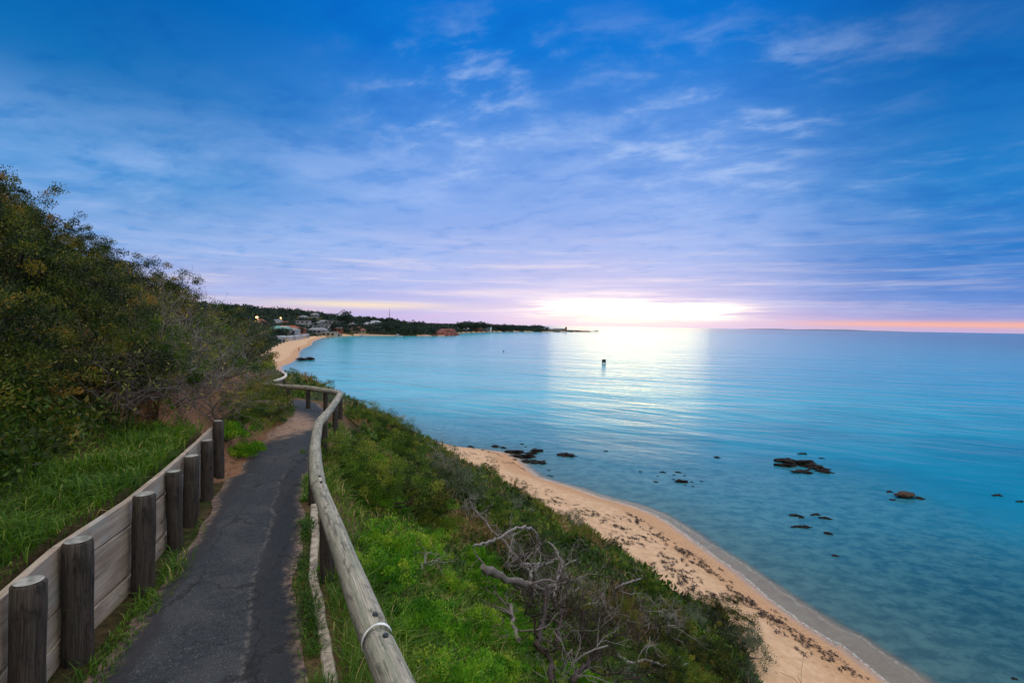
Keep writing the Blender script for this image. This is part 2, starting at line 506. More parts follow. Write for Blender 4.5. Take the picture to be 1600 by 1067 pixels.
def quads_mesh(name, V, tint, mat):
    """V (n,4,3): n loose quads as one mesh, tint per quad"""
    n = len(V)
    me = bpy.data.meshes.new(name)
    me.vertices.add(n * 4); me.loops.add(n * 4); me.polygons.add(n)
    me.vertices.foreach_set('co', V.astype(np.float32).ravel())
    me.loops.foreach_set('vertex_index', np.arange(n * 4, dtype=np.int32))
    me.polygons.foreach_set('loop_start', np.arange(0, n * 4, 4, dtype=np.int32))
    a = me.attributes.new('tint', 'FLOAT', 'POINT')
    a.data.foreach_set('value', np.repeat(tint, 4).astype(np.float32))
    me.materials.append(mat)
    me.update(calc_edges=True)
    return me

def grid_mesh(name, X, Y, Z, mats, attrs=(), keep=None, matidx=None):
    ny, nx = X.shape
    V = np.stack([X, Y, Z], 2).reshape(-1, 3)
    idx = np.arange(ny * nx).reshape(ny, nx)
    Fq = np.stack([idx[:-1, :-1], idx[:-1, 1:], idx[1:, 1:], idx[1:, :-1]], 2).reshape(-1, 4)
    if keep is not None:
        Fq = Fq[keep]
    used = np.unique(Fq)
    remap = np.full(len(V), -1); remap[used] = np.arange(len(used))
    Fq = remap[Fq]; V = V[used]
    me = bpy.data.meshes.new(name)
    me.vertices.add(len(V)); me.loops.add(len(Fq) * 4); me.polygons.add(len(Fq))
    me.vertices.foreach_set('co', V.astype(np.float32).ravel())
    me.loops.foreach_set('vertex_index', Fq.astype(np.int32).ravel())
    me.polygons.foreach_set('loop_start', np.arange(0, len(Fq) * 4, 4, dtype=np.int32))
    me.polygons.foreach_set('use_smooth', np.ones(len(Fq), bool))
    for nm, val in attrs:
        a = me.attributes.new(nm, 'FLOAT', 'POINT')
        a.data.foreach_set('value', np.asarray(val).reshape(-1)[used].astype(np.float32))
    for mt in mats:
        me.materials.append(mt)
    me.update(calc_edges=True)
    return me

# ------------------------------------------------------------------ materials
def material(name):
    mt = bpy.data.materials.new(name); mt.use_nodes = True
    t = mt.node_tree; t.nodes.clear()
    gg = G(t)
    out = gg.new('ShaderNodeOutputMaterial')
    return mt, gg, out
def principled(gg, out, col, rough=0.7, normal=None, spec=0.3):
    p = gg.new('ShaderNodeBsdfPrincipled')
    gg.put(p.inputs['Base Color'], col); gg.put(p.inputs['Roughness'], rough)
    gg.put(p.inputs['Specular IOR Level'], spec)
    if normal is not None: gg.l.new(normal, p.inputs['Normal'])
    gg.l.new(p.outputs[0], out.inputs[0])
    return p

def leaf_mat(name, stops, trans=0.30, rough=0.55):
    mt, gg, out = material(name)
    a = gg.attr('tint').outputs['Fac']
    oi = gg.new('ShaderNodeObjectInfo')
    f = gg.m('ADD', a, gg.mul(gg.sub(oi.outputs['Random'], 0.5), 0.22), clamp=True)
    col = gg.ramp(f, stops)
    p = principled(gg, out, col, rough, None, 0.25)
    tr = gg.new('ShaderNodeBsdfTranslucent')
    gg.put(tr.inputs[0], gg.mix(1.0, col, (1.25, 1.3, 0.6), 'MULTIPLY'))
    mx = gg.new('ShaderNodeMixShader'); mx.inputs[0].default_value = trans
    gg.l.new(p.outputs[0], mx.inputs[1]); gg.l.new(tr.outputs[0], mx.inputs[2])
    gg.l.new(mx.outputs[0], out.inputs[0])
    return mt

M_leaf_dark = leaf_mat('dark_olive_leaf', [(0, (.006, .012, .006)), (.35, (.018, .036, .010)), (.60, (.050, .078, .014)), (.82, (.125, .145, .022)), (.94, (.22, .155, .030)), (1, (.30, .16, .04))])
M_leaf_green = leaf_mat('green_leaf', [(0, (.010, .028, .008)), (.40, (.036, .090, .013)), (.75, (.120, .205, .022)), (1, (.25, .26, .04))])
M_leaf_yellow = leaf_mat('yellow_green_leaf', [(0, (.022, .042, .008)), (.40, (.085, .130, .014)), (.78, (.215, .240, .026)), (1, (.34, .25, .04))])
M_leaf_grey = leaf_mat('grey_green_leaf', [(0, (0.040, 0.063, 0.052)), (.5, (0.098, 0.132, 0.098)), (1, (0.196, 0.230, 0.172))])
M_leaf_herb = leaf_mat('bright_herb_leaf', [(0, (.016, .075, .006)), (.45, (.070, .240, .012)), (.85, (.190, .390, .022)), (1, (.33, .42, .05))], .35)
M_leaf_far = leaf_mat('far_tree_leaf', [(0, (.006, .020, .020)), (.5, (.014, .038, .030)), (1, (.034, .064, .036))], .15)
M_dry = leaf_mat('dry_grass', [(0, (0.125, 0.081, 0.037)), (.5, (0.250, 0.175, 0.081)), (1, (0.413, 0.312, 0.163))], .2)
M_grass = leaf_mat('grass', [(0, (.020, .055, .006)), (.40, (.055, .140, .010)), (.72, (.115, .215, .016)), (.86, (.20, .27, .04)), (1, (.38, .33, .13))], .35)
M_weed = leaf_mat('seaweed', [(0, (.010, .007, .006)), (.6, (.030, .019, .013)), (1, (.070, .045, .030))], .0, .8)

def bark_mat(name, c1, c2, c3=None):
    mt, gg, out = material(name)
    t = gg.new('ShaderNodeTexCoord')
    v = gg.mapv(t.outputs['UV'], (9, 2.2, 1))
    n1 = gg.noise(v, 3.0, 6, .65)
    n2 = gg.noise(gg.mapv(t.outputs['UV'], (1, 1.3, 1)), 2.0, 3)
    col = gg.mix(gg.ss(n1, .35, .65), c1, c2)
    if c3: col = gg.mix(gg.mul(gg.ss(n2, .5, .7), .7), col, c3)
    principled(gg, out, col, .85, gg.bump(n1, .9, .014), .2)
    return mt
M_twig = bark_mat('grey_twig', (.085, .072, .064), (.23, .205, .19))
M_twig_pale = bark_mat('bleached_branch', (.13, .12, .115), (.36, .345, .335), (.07, .058, .05))
M_bark = bark_mat('dark_bark', (.022, .017, .014), (.075, .058, .047))

def log_mat(name, c1, c2, crack, green=None, vs=1.0):
    """weathered round timber: uv.x runs round it, uv.y along it in metres"""
    mt, gg, out = material(name)
    t = gg.new('ShaderNodeTexCoord'); uv = t.outputs['UV']
    sx, sy, _ = gg.sep(uv)
    # wrap u on a circle so that there is no seam
    cx = gg.m('COSINE', gg.mul(sx, 2 * math.pi)); cy = gg.m('SINE', gg.mul(sx, 2 * math.pi))
    oi = gg.new('ShaderNodeObjectInfo')
    off = gg.mul(oi.outputs['Random'], 37.0)
    v1 = gg.xyz(gg.mul(cx, 2.2), gg.mul(cy, 2.2), gg.add(gg.mul(sy, 1.5 * vs), off))
    v2 = gg.xyz(gg.mul(cx, 6.0), gg.mul(cy, 6.0), gg.add(gg.mul(sy, 2.0 * vs), off))
    v3 = gg.xyz(gg.mul(cx, 1.2), gg.mul(cy, 1.2), gg.add(gg.mul(sy, 5.0 * vs), off))
    grain = gg.noise(v2, 2.2, 7, .65, .4)
    blot = gg.noise(v3, 1.3, 6, .68, .6)
    big = gg.noise(v1, 1.0, 3)
    col = gg.mix(gg.ss(grain, .35, .68), c1, c2)
    col = gg.mix(gg.mul(gg.ss(blot, .50, .62), .85), col, tuple(q * .45 for q in c1))
    if green: col = gg.mix(gg.mul(gg.ss(big, .45, .62), .55), col, green)
    v4 = gg.xyz(gg.mul(cx, 9.0), gg.mul(cy, 9.0), gg.add(gg.mul(sy, .55 * vs), off))
    ck = gg.noise(v4, 1.6, 4, .6, .25)
    crk = gg.mul(gg.ss(gg.m('ABSOLUTE', gg.sub(ck, .5)), .022, .004), gg.ss(big, .36, .52))
    col = gg.mix(gg.mul(crk, .85), col, crack)
    hgt = gg.sub(gg.mul(grain, .4), gg.mul(crk, 1.0))
    principled(gg, out, col, gg.lin(grain, 0, 1, .55, .85), gg.bump(hgt, .6, .006), .3)
    return mt
M_rail = log_mat('weathered_pine_log', (.21, .205, .165), (.44, .42, .35), (.05, .047, .042), (.20, .235, .17))
M_post = log_mat('dark_pine_post', (.016, .013, .011), (.070, .053, .041), (.010, .008, .007), (.060, .058, .050), 1.4)

def endgrain():
    mt, gg, out = material('post_end_grain')
    t = gg.new('ShaderNodeTexCoord')
    n = gg.noise(gg.mapv(t.outputs['Object'], (9, 9, 9)), 2, 6, .6)
    principled(gg, out, gg.mix(gg.ss(n, .3, .7), (.12, .13, .12), (.33, .34, .32)), .85, gg.bump(n, .4, .004), .2)
    return mt
M_end = endgrain()

def plank_mat(name, c1, c2):
    mt, gg, out = material(name)
    t = gg.new('ShaderNodeTexCoord'); oi = gg.new('ShaderNodeObjectInfo')
    ob = gg.new('ShaderNodeVectorMath', operation='ADD')
    gg.l.new(t.outputs['Object'], ob.inputs[0])
    gg.l.new(gg.xyz(gg.mul(oi.outputs['Random'], 31.0), gg.mul(oi.outputs['Random'], 17.0), 0.0), ob.inputs[1])
    v = ob.outputs[0]
    grain = gg.noise(gg.mapv(v, (1.4, 10, 26)), 1.6, 8, .65, .8)
    blot = gg.noise(gg.mapv(v, (1.6, 3, 3.5)), 1.4, 5, .6)
    col = gg.mix(gg.ss(grain, .32, .68), c1, c2)
    col = gg.mix(gg.mul(gg.ss(blot, .48, .70), .6), col, (.17, .125, .095))
    col = gg.mix(gg.mul(gg.ss(blot, .46, .30), .35), col, (.30, .36, .36))
    # knots
    vo = gg.new('ShaderNodeTexVoronoi'); vo.inputs['Scale'].default_value = 1.0
    gg.l.new(gg.mapv(v, (1.6, 0.02, 5.0)), vo.inputs['Vector'])
    kn = gg.ss(vo.outputs['Distance'], .10, .045)
    col = gg.mix(gg.mul(kn, .8), col, (.05, .035, .028))
    principled(gg, out, col, .75, gg.bump(grain, .45, .005), .25)
    return mt
M_plank = plank_mat('weathered_grey_board', (.215, .178, .140), (.390, .335, .275))

def simple_mat(name, col, rough=.7, var=.15, scale=6.0, spec=.3):
    mt, gg, out = material(name)
    t = gg.new('ShaderNodeTexCoord')
    n = gg.noise(t.outputs['Object'], scale, 5, .6)
    principled(gg, out, gg.mix(gg.ss(n, .3, .7), tuple(c * (1 - var) for c in col), tuple(min(1, c * (1 + var)) for c in col)), rough, None, spec)
    return mt

# terrain materials
def hill_mat():
    mt, gg, out = material('hillside_soil')
    geo = gg.new('ShaderNodeNewGeometry'); P = geo.outputs['Position']
    n1 = gg.noise(P, .8, 6, .6); n2 = gg.noise(P, 9.0, 6, .65); n3 = gg.noise(P, 40.0, 4, .7)
    dirt = gg.attr('dirt').outputs['Fac']
    soil = gg.mix(gg.ss(n2, .3, .7), (.030, .024, .012), (.085, .060, .032))
    green = gg.mix(gg.ss(n2, .3, .7), (.014, .028, .007), (.045, .070, .015))
    col = gg.mix(gg.ss(n1, .40, .60), soil, green)
    red = gg.mix(gg.ss(n3, .3, .7), (.16, .080, .045), (.32, .185, .115))
    red = gg.mix(gg.mul(gg.ss(n2, .5, .7), .5), red, (.075, .050, .03))
    col = gg.mix(gg.m('MULTIPLY', dirt, gg.ss(n2, .25, .5), clamp=True), col, red)
    principled(gg, out, col, .95, gg.bump(gg.add(n2, gg.mul(n3, .4)), .9, .06), .1)
    return mt
M_hill = hill_mat()

def sand_mat():
    mt, gg, out = material('beach_sand')
    geo = gg.new('ShaderNodeNewGeometry'); P = geo.outputs['Position']
    sh = gg.attr('inland').outputs['Fac']
    n1 = gg.noise(P, .35, 4, .6); n2 = gg.noise(P, 2.3, 6, .65); n3 = gg.noise(P, 9.0, 5, .65)
    nw = gg.noise(P, 3.0, 4, .6)
    dry = gg.mix(gg.ss(n2, .3, .7), (.44, .295, .180), (.56, .395, .258))
    org = gg.mix(gg.ss(n3, .3, .7), (.355, .210, .112), (.48, .305, .18))
    damp = gg.mix(gg.ss(n2, .3, .7), (.31, .22, .16), (.38, .275, .20))
    q = gg.add(sh, gg.mul(gg.sub(n1, .5), 1.6))
    col = gg.mix(gg.ss(q, 3.2, 1.7), dry, org)
    edge = gg.add(sh, gg.mul(gg.sub(n1, .5), .5))
    col = gg.mix(gg.ss(edge, .35, .10), col, damp)
    # footprints and pits
    vo = gg.new('ShaderNodeTexVoronoi'); vo.inputs['Scale'].default_value = 3.2
    gg.l.new(P, vo.inputs['Vector'])
    pits = gg.mul(gg.ss(vo.outputs['Distance'], .32, .10), gg.ss(sh, .3, 1.0))
    hgt = gg.sub(gg.add(gg.mul(n2, .5), gg.mul(n3, .35)), gg.mul(pits, .35))
    col = gg.mix(gg.mul(pits, .18), col, (.42, .27, .17))
    bs = gg.bump(hgt, .75, .16)
    principled(gg, out, col, gg.ss(edge, .0, .5, .35, .95), bs, .25)
    return mt
M_sand = sand_mat()

def water_mat():
    mt, gg, out = material('sea_water')
    geo = gg.new('ShaderNodeNewGeometry'); P = geo.outputs['Position']
    dep = gg.attr('offshore').outputs['Fac']
    nb = gg.noise(P, .09, 4, .6); nm = gg.noise(gg.mapv(P, (.9, 1.2, 1)), 1.05, 8, .68, .15)
    _px, py_, _pz = gg.sep(P)
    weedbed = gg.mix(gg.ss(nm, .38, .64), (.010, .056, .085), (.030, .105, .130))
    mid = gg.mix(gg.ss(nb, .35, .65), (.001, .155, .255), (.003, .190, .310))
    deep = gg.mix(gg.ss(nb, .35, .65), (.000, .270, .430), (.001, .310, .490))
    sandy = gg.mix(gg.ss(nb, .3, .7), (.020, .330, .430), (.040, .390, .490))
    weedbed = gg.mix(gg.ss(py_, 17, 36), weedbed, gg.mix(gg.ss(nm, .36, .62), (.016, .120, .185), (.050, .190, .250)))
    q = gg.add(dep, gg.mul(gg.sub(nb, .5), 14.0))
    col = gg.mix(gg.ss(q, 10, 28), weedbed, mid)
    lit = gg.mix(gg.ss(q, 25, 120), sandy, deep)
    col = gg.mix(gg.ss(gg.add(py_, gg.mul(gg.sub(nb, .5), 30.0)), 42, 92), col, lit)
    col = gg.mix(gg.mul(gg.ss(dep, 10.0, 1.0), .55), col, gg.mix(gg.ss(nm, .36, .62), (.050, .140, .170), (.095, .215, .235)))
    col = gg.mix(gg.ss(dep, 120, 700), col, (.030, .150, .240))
    # waves: long low swells, ripples
    w0 = gg.mapv(P, (.030, .16, 1), (0, 0, R(34)))
    w1 = gg.mapv(P, (.085, .42, 1), (0, 0, R(38)))
    w2 = gg.mapv(P, (.55, 1.25, 1), (0, 0, R(30)))
    a0 = gg.noise(w0, 1.0, 2, .5); a1 = gg.noise(w1, 1.0, 3, .5, .3); a2 = gg.noise(w2, 1.5, 5, .6, .4)
    calm = gg.mul(gg.ss(dep, .6, 10, .10, 1.0), gg.ss(py_, 22, 80, .26, 1.0))
    patch = gg.ss(gg.noise(gg.mapv(P, (.012, .05, 1), (0, 0, R(8))), 1.0, 4, .6), .35, .65, .45, 1.15)
    hgt = gg.mul(gg.mul(gg.add(gg.add(gg.mul(a0, .50), gg.mul(a1, .36)), gg.mul(a2, .075)), calm), patch)
    nrm = gg.bump(hgt, 1.0, .48)
    p = gg.new('ShaderNodeBsdfPrincipled')
    gg.put(p.inputs['Base Color'], col); p.inputs['Roughness'].default_value = .16
    p.inputs['IOR'].default_value = 1.333
    gg.put(p.inputs['Specular IOR Level'], gg.ss(dep, 60, 420, .28, .50))
    gg.l.new(nrm, p.inputs['Normal'])
    tr = gg.new('ShaderNodeBsdfTransparent'); tr.inputs[0].default_value = (.93, .97, .97, 1)
    film = gg.add(dep, gg.mul(gg.sub(gg.noise(P, .5, 3), .5), .5))
    wid = gg.lin(py_, 17, 40, 1.35, .25)
    f1 = gg.ss(film, -.05, .25, 0.0, .24)
    f2 = gg.ss(gg.sub(film, wid), 0.0, .7)
    fac = gg.add(f1, gg.mul(f2, gg.sub(gg.ss(gg.sub(film, wid), 0.0, 6.0, .80, 1.0), f1)))
    mx = gg.new('ShaderNodeMixShader'); gg.l.new(fac, mx.inputs[0])
    gg.l.new(tr.outputs[0], mx.inputs[1]); gg.l.new(p.outputs[0], mx.inputs[2])
    # thin broken lines of foam where the last ripples run out
    fn = gg.noise(P, 1.1, 5, .6); fh = gg.noise(P, 7.0, 4, .6)
    l1 = gg.ss(gg.m('ABSOLUTE', gg.sub(gg.add(dep, gg.mul(gg.sub(fn, .5), .55)), .16)), .085, .02)
    l2 = gg.mul(gg.ss(gg.m('ABSOLUTE', gg.sub(gg.add(gg.sub(dep, wid), gg.mul(gg.sub(fn, .5), .9)), .05)), .10, .02), .35)
    ff = gg.mul(gg.mul(gg.m('MAXIMUM', l1, l2), gg.ss(fh, .35, .6)), .42)
    fo_ = gg.new('ShaderNodeBsdfDiffuse'); fo_.inputs[0].default_value = (.75, .78, .80, 1)
    mx2 = gg.new('ShaderNodeMixShader'); gg.l.new(ff, mx2.inputs[0])
    gg.l.new(mx.outputs[0], mx2.inputs[1]); gg.l.new(fo_.outputs[0], mx2.inputs[2])
    gg.l.new(mx2.outputs[0], out.inputs[0])
    return mt
M_water = water_mat()

def path_mat():
    mt, gg, out = material('old_asphalt')
    geo = gg.new('ShaderNodeNewGeometry'); P = geo.outputs['Position']
    t = gg.new('ShaderNodeTexCoord'); u, v, _ = gg.sep(t.outputs['UV'])      # u across (-1..1), v along in metres
    n1 = gg.noise(P, 1.6, 5, .6); n2 = gg.noise(P, 22, 4, .7); n3 = gg.noise(P, 110, 3, .7)
    n4 = gg.noise(P, 4.5, 6, .65)
    col = gg.mix(gg.ss(n2, .3, .7), (.009, .0135, .0180), (.022, .031, .040))
    col = gg.mix(gg.mul(gg.ss(n1, .45, .65), .5), col, (.046, .050, .056))
    n5 = gg.noise(P, 55, 2, .6)
    col = gg.mix(gg.mul(gg.ss(n5, .60, .70), .35), col, (.115, .112, .11))
    chips = gg.ss(n3, .58, .68)
    col = gg.mix(gg.mul(chips, .50), col, (.24, .225, .21))
    # darker newer strip along the seaward side with a pale ragged seam
    us = gg.add(u, gg.add(gg.mul(gg.sub(n1, .5), .45), gg.mul(gg.sub(n4, .5), .10)))
    strip = gg.mul(gg.ss(us, .34, .40), gg.ss(v, 14.2, 13.2))
    col = gg.mix(gg.mul(strip, .55), col, (.009, .011, .015))
    seam = gg.mul(gg.mul(gg.ss(gg.m('ABSOLUTE', gg.sub(us, .36)), .06, .01), gg.ss(n2, .42, .6)), gg.ss(v, 14.2, 13.0))
    col = gg.mix(gg.mul(seam, .28), col, (.20, .175, .15))
    # dark patch at the foot of the wall
    pat = gg.mul(gg.ss(us, -.60, -.66), gg.ss(v, 16.2, 15.6))
    col = gg.mix(gg.mul(pat, .7), col, (.022, .022, .025))
    # washed-down red earth across it
    sd = gg.mul(gg.ss(gg.add(v, gg.add(gg.mul(gg.sub(n4, .5), 2.4), gg.mul(u, -.9))), 15.9, 16.8), gg.ss(gg.add(v, gg.add(gg.mul(n4, 2.0), gg.mul(u, 1.6))), 20.6, 18.6))
    edge = gg.mul(gg.ss(gg.m('ABSOLUTE', gg.add(u, gg.mul(gg.sub(n4, .5), .5))), .78, 1.0), .7)
    sdf = gg.m('MAXIMUM', gg.mul(sd, gg.ss(n2, .15, .45)), gg.mul(edge, gg.ss(n2, .3, .6)))
    col = gg.mix(gg.mul(sdf, .82), col, gg.mix(gg.ss(n2, .35, .65), (.20, .125, .085), (.36, .25, .18)))
    vo = gg.new('ShaderNodeTexVoronoi', feature='DISTANCE_TO_EDGE'); vo.inputs['Scale'].default_value = .9
    gg.l.new(gg.xyz(gg.add(gg.mul(u, 1.0), gg.mul(n4, .8)), gg.add(v, gg.mul(n1, .8)), 0.0), vo.inputs['Vector'])
    crack = gg.mul(gg.ss(vo.outputs['Distance'], .020, .004), gg.ss(n1, .42, .55))
    col = gg.mix(gg.mul(crack, .7), col, (.012, .012, .013))
    hgt = gg.sub(gg.add(gg.mul(n3, .5), gg.mul(n2, .6)), crack)
    principled(gg, out, col, .82, gg.bump(hgt, .7, .012), .3)
    return mt
M_path = path_mat()
M_kerb = simple_mat('old_concrete', (.30, .265, .215), .9, .5, 14)
M_rock = simple_mat('wet_dark_rock', (.012, .010, .009), .75, .5, 4, .15)
M_rock_brown = simple_mat('brown_rock', (.045, .030, .019), .75, .5, 4, .2)
M_metal = simple_mat('galvanised_strap', (.62, .66, .68), .4, .15, 20)
M_white = simple_mat('white_paint', (.70, .72, .74), .6, .06, 2)
M_black = simple_mat('black_paint', (.020, .030, .040), .5, .1, 3)

# ------------------------------------------------------------------ ground, beach, sea
def polar(az0, az1, naz, r0, r1, nr, c=(0, -3.0)):
    a = np.radians(np.linspace(az0, az1, naz)); r = np.geomspace(r0, r1, nr)
    A, RR = np.meshgrid(a, r)
    return c[0] + RR * np.sin(A), c[1] + RR * np.cos(A)

X, Y = FX, FY
P2 = np.stack([X.ravel(), Y.ravel()], 1)
Z, SHv, TTv, PTv, ARCv, HWv = [FIELD[:, :, k].ravel() for k in range(6)]
GZ = Z.reshape(X.shape)
fc = lambda a: (lambda b: (b[:-1, :-1] + b[:-1, 1:] + b[1:, 1:] + b[1:, :-1]).ravel() / 4)(a.reshape(X.shape))
is_hill = (fc(TTv) > 0) & (fc(SHv) > 0)
# red earth: the cut bank past the end of the wall, the headland's cliff
dirt = np.where((ARCv > WALL_ARC[-1] - .2) & (ARCv < WALL_ARC[-1] + 7) & (HWv > -.2), 1 - sstep(HWv, 1.1, 2.2), 0.0)
dirt = np.maximum(dirt, np.where((ARCv < 24) & (PTv < 0) & (PTv > -1.0), 0.35, 0))
dh = np.hypot(P2[:, 0] + 62, P2[:, 1] - 520)
dirt = np.maximum(dirt, np.clip(1.5 - dh / 24, 0, 1))
me = grid_mesh('hillside', X, Y, GZ, [M_hill], [('dirt', dirt)], is_hill)
tag(link('hillside', me), kind='structure')
me = grid_mesh('beach', X, Y, GZ, [M_sand], [('inland', SHv)], ~is_hill & (fc(SHv) > -60))
tag(link('beach', me), kind='structure')

_aw, _rw = np.meshgrid(np.radians(np.linspace(-88, 88, 460)), np.concatenate([np.geomspace(12, 80, 300, endpoint=False), np.geomspace(80, 45000, 130)]))
Xw, Yw = _rw * np.sin(_aw), _rw * np.cos(_aw) - 3.0
Pw = np.stack([Xw.ravel(), Yw.ravel()], 1)
dd, ss_, _, _ = polydist(Pw, SHOREL)
off = -dd * ss_
fw = (lambda b: np.maximum(np.maximum(b[:-1, :-1], b[:-1, 1:]), np.maximum(b[1:, 1:], b[1:, :-1])).ravel())(off.reshape(Xw.shape))
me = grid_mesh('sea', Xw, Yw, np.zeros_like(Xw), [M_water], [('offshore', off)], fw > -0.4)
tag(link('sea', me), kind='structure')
# sea floor far out, under the water sheet
Xs, Ys = polar(-88, 88, 90, 30, 45000, 60, (0, -3.0))
me = grid_mesh('sea_floor', Xs, Ys, np.full_like(Xs, -7.0), [M_sand], [('inland', np.zeros(Xs.size))])
tag(link('sea_floor', me), kind='structure')

# ------------------------------------------------------------------ path and kerb
def path_frame(a0, a1, step):
    cum = np.concatenate([[0], np.cumsum(np.linalg.norm(np.diff(PATHL[:, :2], axis=0), axis=1))])
    s = np.arange(a0, a1, step)
    C = np.stack([np.interp(s, cum, PATHL[:, i]) for i in range(3)], 1)
    T = np.gradient(C[:, :2], axis=0); T /= np.linalg.norm(T, axis=1)[:, None]
    Nl = np.stack([-T[:, 1], T[:, 0]], 1)
    return s, C, T, Nl
s, C, T, Nl = path_frame(5.0, 60.0, 0.12)
# left and right edges wander; at the wall the surface runs up to the boards
wl = np.interp(s, WALL_ARC, WALL_T, right=PATH_W)
wl = np.where(s < WALL_ARC[-1], np.maximum(wl - .10, PATH_W), PATH_W) + .03 * np.sin(s * 3.1) + .02 * np.sin(s * 7.7)
wr = PATH_W + .025 * np.sin(s * 2.3 + 1) + .02 * np.sin(s * 6.1)
us = np.linspace(-1, 1, 13)
V = []; UV = []
for i in range(len(s)):
    for k, u in enumerate(us):
        off_ = -wr[i] * u if u > 0 else wl[i] * -u
        x, y = C[i, :2] + Nl[i] * off_
        V.append((x, y, C[i, 2] + .018 * (1 - u ** 4) + .006)); UV.append((u * (1 if u > 0 else 1), s[i]))
nu = len(us)
Fq = [(i * nu + k, i * nu + k + 1, (i + 1) * nu + k + 1, (i + 1) * nu + k) for i in range(len(s) - 1) for k in range(nu - 1)]
mb = MB(); mb.addmesh(V, [f[::-1] for f in Fq], UV)
tag(mb.build('path', M_path), kind='structure')
print('path arc at wall end', WALL_ARC, 'arc of pc', polydist(np.array(pc), PATHL)[2])

# broken concrete edging on the seaward side
s, C, T, Nl = path_frame(5.6, 14.4, 0.03)
mb = MB(); V = []
wob = np.convolve(rng.normal(size=len(s) + 40), np.ones(9) / 9, 'same')
for i in range(len(s)):
    w = .080 + .012 * wob[i] + .006 * wob[i + 13]
    o0 = -(PATH_W + .075 + .008 * wob[i + 27])
    hh = .022 + .010 * wob[i + 20]
    for q, zz in ((0, -.12), (0.004, hh - .012), (0.012, hh), (w - .012, hh + .004), (w - .004, hh - .010), (w, -.12)):
        x, y = C[i, :2] + Nl[i] * (o0 - q)
        V.append((x, y, C[i, 2] + zz))
Fq = [(i * 6 + k, (i + 1) * 6 + k, (i + 1) * 6 + k + 1, i * 6 + k + 1) for i in range(len(s) - 1) for k in range(5)]
mb.addmesh(V, Fq, None, .5, False)
tag(mb.build('kerb', M_kerb), kind='structure')

# ------------------------------------------------------------------ retaining wall
wall = tag(empty('retaining_wall', (*POSTS[3], H - 1.85 - .03 * POSTS[3][1])), 'low retaining wall of grey weathered boards held by seven round timber posts along the path', 'retaining wall')
wloc = Vector(wall.location)
def path_z(y): return H - 1.85 - .03 * y
allp = PRE[::-1] + POSTS; allh = [.68, .69] + POST_H
for i, ((x, y), ph) in enumerate(zip(allp, allh)):
    r = (.070 if i < 5 else .064) * (1 + .06 * math.sin(i * 2.3))
    zz = path_z(y)
    n = 9
    lean = np.array((rng.normal() * .012, rng.normal() * .012))
    pts = [(x - wloc.x + lean[0] * t, y - wloc.y + lean[1] * t, zz - .25 + (ph + .25) * t - wloc.z) for t in np.linspace(0, 1, n)]
    pts.append((pts[-1][0], pts[-1][1], pts[-1][2] + .012))
    rad = [r * (1 + .02 * math.sin(k * 1.7 + i)) for k in range(n)] + [r - .012]
    mb = MB(); mb.tube(pts, rad, 20)
    # closing disc with slight slope
    po = mb.build('post', M_post, wall)
    top = MB()
    c = np.array(pts[-1]); ring = [c + np.array((math.cos(a) * (r - .011), math.sin(a) * (r - .011), .003)) for a in np.linspace(0, 2 * math.pi, 20, endpoint=False)]
    top.addmesh([c + np.array((0, 0, .006))] + ring, [(0, k + 1, (k + 1) % 20 + 1) for k in range(20)])
    top.build('post_top', M_end, po)
# boards: four courses, each from one length to the next, lying behind the posts
wa = np.array(allp)
course_h = .178
spans = [(0, 2), (2, 4), (4, 8)]
for ci in range(4):
    sp = spans if ci % 2 == 0 else [(0, 3), (3, 5), (5, 8)]
    for a, b in sp:
        pa, pb = wa[a], wa[b]
        d = pb - pa; Lb = np.linalg.norm(d); d /= Lb
        nl = np.array((-d[1], d[0]))
        za, zb = path_z(pa[1]), path_z(pb[1])
        # follow the posts by splitting into bays within one board mesh
        mb = MB()
        idx = list(range(a, b + 1)); 
        top_off = .03 + ci * course_h
        th = .042
        V = []
        for j, k in enumerate(idx):
            p = wa[k]; q = p + nl * (.076)
            ext = d * (.0 if 0 < j < len(idx) - 1 else (-.001 if j == 0 else (-.004 if b < 8 else .06)))
            zc = path_z(p[1]) - .045 + ci * course_h + .010 * math.sin(ci * 3 + k)
            for (o, h) in ((0, .004), (th, .004), (th, course_h - .004), (0, course_h - .004)):
                xy = q + ext + nl * (o + (.006 if ci == 1 else 0)) 
                V.append(np.array((xy[0], xy[1], zc + h)))
        Fc = []
        for j in range(len(idx) - 1):
            for k in range(4):
                Fc.append((j * 4 + k, (j + 1) * 4 + k, (j + 1) * 4 + (k + 1) % 4, j * 4 + (k + 1) % 4))
        Fc.append((0, 1, 2, 3)); e0 = (len(idx) - 1) * 4; Fc.append((e0 + 3, e0 + 2, e0 + 1, e0))
        # local space with x along the board so that the grain runs with it
        org = Vector((pa[0], pa[1], za)); rot = math.atan2(d[1], d[0])
        cr, sr = math.cos(-rot), math.sin(-rot)
        Vl = [((v[0] - org.x) * cr - (v[1] - org.y) * sr, (v[0] - org.x) * sr + (v[1] - org.y) * cr, v[2] - org.z) for v in V]
        mb.addmesh(Vl, Fc, None, .5, False)
        o = mb.build('board', M_plank, wall, .004)
        o.location = org - wloc; o.rotation_euler = (0, 0, rot)

